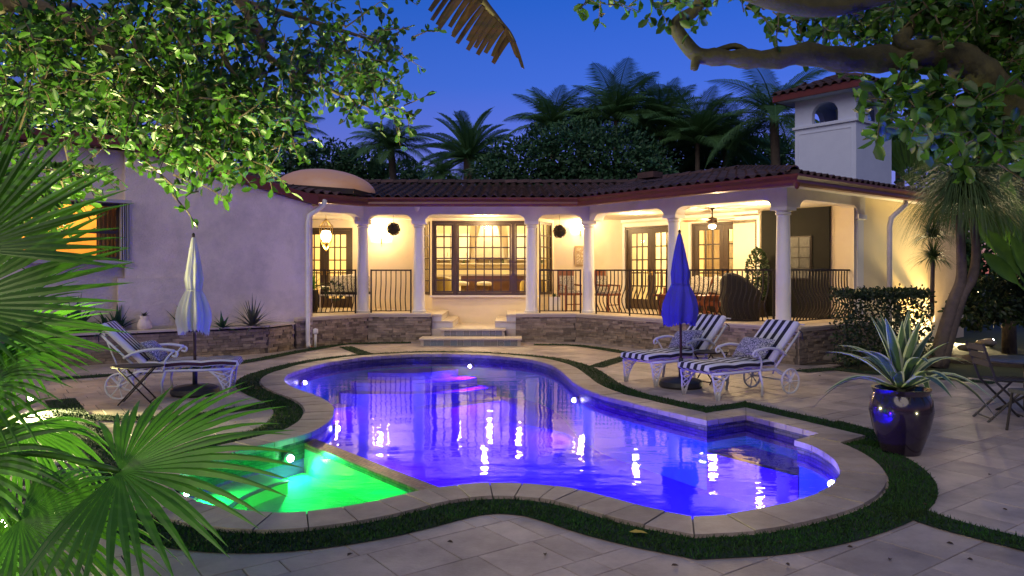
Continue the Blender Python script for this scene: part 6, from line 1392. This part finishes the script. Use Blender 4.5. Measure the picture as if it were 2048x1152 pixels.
# planter and porch plants
def spiky(px, py, d, n, L, wd, m, label, tilt=(.15, 1.35), droop=.35, z=.53, name='bromeliad'):
    c = P(px, py, d); t = thing(name, label, 'plant', (c.x, c.y, z), group='plants in the left planter' if d < 16 else None); rosette(MB(), n, L, wd, .0, droop=droop, seg=6, tilt=tilt).build('leaves', m, t, True, local=True); return t
M_brom = mat('bromeliad_leaf', (.09, .095, .075), (.06, .075, .055), 6, .5)
spiky(505, 640, 15.0, 46, .72, .05, M_brom, 'large grey green spiky bromeliad at the right end of the planter'); spiky(365, 640, 14.4, 12, .55, .12, M_dark, 'broad leaf dark plant behind the white parasol', (.8, 1.5), .2); spiky(445, 648, 14.6, 16, .4, .08, M_dark, 'small dark leafy plant right of the white parasol')
spiky(215, 650, 13.7, 18, .55, .13, M_dark, 'dark broad leaf plant behind the left lounge', (.3, 1.3), .5); spiky(150, 640, 13.4, 22, .8, .12, M_dark, 'tall dark leafy plant at the left end of the planter', (.5, 1.4), .4); spiky(235, 600, 13.9, 14, .6, .10, M_dark, 'dark climbing plant on the plinth panel', (.6, 1.5), .3)
for x, lb in ((289, 'small white urn in the planter behind the lounge'),):
    c = P(x, 660, 14.0); u = thing('white_urn', lb, 'urn', (c.x, c.y, .53)); MB().lathe([(0, 0), (.09, 0), (.13, .08), (.12, .18), (.07, .25), (.09, .29), (.07, .29)], 18).build('body', M_stuccoL, u, True, local=True); rosette(MB(), 14, .16, .04, .28).build('plant', M_brom, u, local=True)
spiky(622, 560, 18.9, 26, .62, .07, M_fan, 'potted palm in the left arcade by the french door', (.3, 1.4), .4, ZF + .55, 'potted_palm')
pt2 = thing('porch_pot', 'dark pot holding the porch palm behind the left railing', 'pot', (P(622, 560, 18.9).x, 18.9, ZF)); MB().lathe([(0, 0), (.15, 0), (.2, .3), (.17, .5), (.19, .56), (.15, .56)], 18).build('body', M_iron, pt2, True, local=True)
fl = thing('red_flowers', 'bunch of red flowers behind the left railing', 'flowers', (-4.35, 18.35, ZF)); MB().lathe([(0, 0), (.12, 0), (.16, .3), (.13, .32)], 14).build('pot', M_trimw, fl, True, local=True); mb = MB(); mg = MB()
for _ in range(130):
    d = rv(); d.z = abs(d.z); leaf(mb, V((0, 0, .85)) + d * .15, (d + rv() * .6).normalized(), d, .05, .04)
for _ in range(120):
    d = rv(); leaf(mg, V((0, 0, .55)) + d * V((.14, .14, .26)).length * .6, (d + rv() * .6).normalized(), d, .09, .04)
mb.build('blooms', mat('red_petal', (.55, .05, .03), None, 5, .6), fl); fl.children[-1].location = (0, 0, 0)
for o_ in (fl.children[-1],): o_.data.transform(Matrix.Translation(fl.location))
mg.build('stems', M_hedge, fl, local=True)['kind'] = 'stuff'
tp = thing('terrace_topiary', 'dark bushy topiary against the black accent wall', 'plant', W0 + U * 4.5 - W * .5 + V((0, 0, ZF))); MB().lathe([(0, 0), (.17, 0), (.2, .35), (.17, .36)], 16).build('pot', M_iron, tp, True, local=True); mb = MB()
for _ in range(700): d = rv(); leaf(mb, V((d.x * .2, d.y * .2, .95 + d.z * .55)), (d + rv()).normalized(), d, .09, .045)
mb.build('foliage', M_hedge, tp, local=True)
# pebbles in the left bed and rocks in the right bed
M_peb = mat('pebble', (.30, .27, .22), (.2, .18, .15), 8, .7, rand=.4); mb = MB()
for _ in range(700):
    x, y = rnd.uniform(-3.9, -2.2), rnd.uniform(4.2, 7.2)
    if inside((x, y), bedL): r = rnd.uniform(.012, .03); mb.sphere((x, y, .02 + r * .4), r, 6, 4, .6)
o = mb.build('pebbles', M_peb); tag(o, 'small pale pebbles in the bed under the fan palm', 'pebbles', kind='stuff')
for k, (x, y, lb) in enumerate(((1975, 690, 'flat pale rock in the right planting bed'), (1940, 700, 'smaller dark rock beside the flat pale rock'), (1655, 722, 'rounded rock at the foot of the hedge'))):
    g = G(x, y); mb = MB(); bm = bmesh.new(); bmesh.ops.create_icosphere(bm, subdivisions=2, radius=1); mb.add([(g.x + v.co.x * .22 * (1 + .2 * math.sin(v.co.y * 4 + k)), g.y + v.co.y * .16, .05 + v.co.z * .09 * (1 + .3 * math.sin(v.co.x * 5))) for v in bm.verts], [tuple(v.index for v in f.verts) for f in bm.faces]); bm.free(); tag(mb.build('rock', mat('rock', (.22, .19, .16), (.14, .12, .10), 6, .9, .6, 20), None, True), lb, 'rock', 'rocks in the bed')

# ------------------------------------------------------------------ garden lights
def spotlight(p, target, power, col, label, spot=110, size=.04):
    p = V(p); t = thing('garden_spotlight', label, 'garden light', V((p.x, p.y, 0)), group='garden spotlights'); d = (V(target) - p).normalized(); loc = V((0, 0, p.z))
    MB().tube([(0, 0, -.02), loc - d * .05], .012, 6).build('stake', M_iron, t, local=True); MB().tube([loc - d * .08, loc - d * .01], [.03, .042], 12).build('housing', M_iron, t, True, local=True)
    MB().tube([loc - d * .009, loc - d * .004], .036, 12).build('lens', mat('spot_lens', (.9, .9, .8), None, 5, .3, emit=40, ecol=(1, .86, .6)), t, local=True)
    lamp('garden_lamp', 'SPOT', p + d * .02, power, col, t, size, target, spot, .5)
YW = (1, .86, .50)
spotlight(G(8, 1085) + V((0, 0, .12)), P(60, 600, 4.2), 130, (1, .95, .70), 'spotlight among the pebbles under the fan palm', 150)
spotlight((-2.55, 2.75, .15), P(120, 760, 3.8), 32, (1, .95, .60), 'unseen spotlight added in the left bed nearest the camera', 120)  # out of view, added to brighten the camera side of the fan leaves
spotlight(G(60, 815) + V((0, 0, .12)), P(330, 80, 6.2), 1700, (1, .95, .40), 'spotlight on the left lighting the tree crown', 120)
spotlight((-2.6, 4.9, .12), P(400, 60, 6.2), 760, (1, .95, .40), 'second spotlight beside the spa lighting the tree crown', 110)
spotlight((4.6, 4.6, .12), P(1800, 120, 6.9), 70, (1, .92, .5), 'spotlight right of the camera lighting the arching limb', 110)
spotlight(G(1690, 712) + V((-.05, 0, .1)), (6.0, 13.55, .5), 90, (1, .70, .22), 'spotlight at the hedge lighting the corner of the stone wall', 130)
q = C7 + W * 2.6 + U * .9; spotlight((q.x, q.y, .12), C7 + W * 3.0 + U * .12 + V((0, 0, 1.8)), 170, (1, .66, .22), 'spotlight washing the side wall behind the hedge', 120)
spotlight(G(1905, 680) + V((0, 0, .12)), P(1925, 480, 13.1), 330, (1, .78, .40), 'spotlight at the foot of the ponytail palm', 110)
spotlight(G(1985, 690) + V((0, 0, .12)), P(2010, 450, 15.5), 320, (1, .86, .5), 'spotlight under the traveller palm at the right', 110)
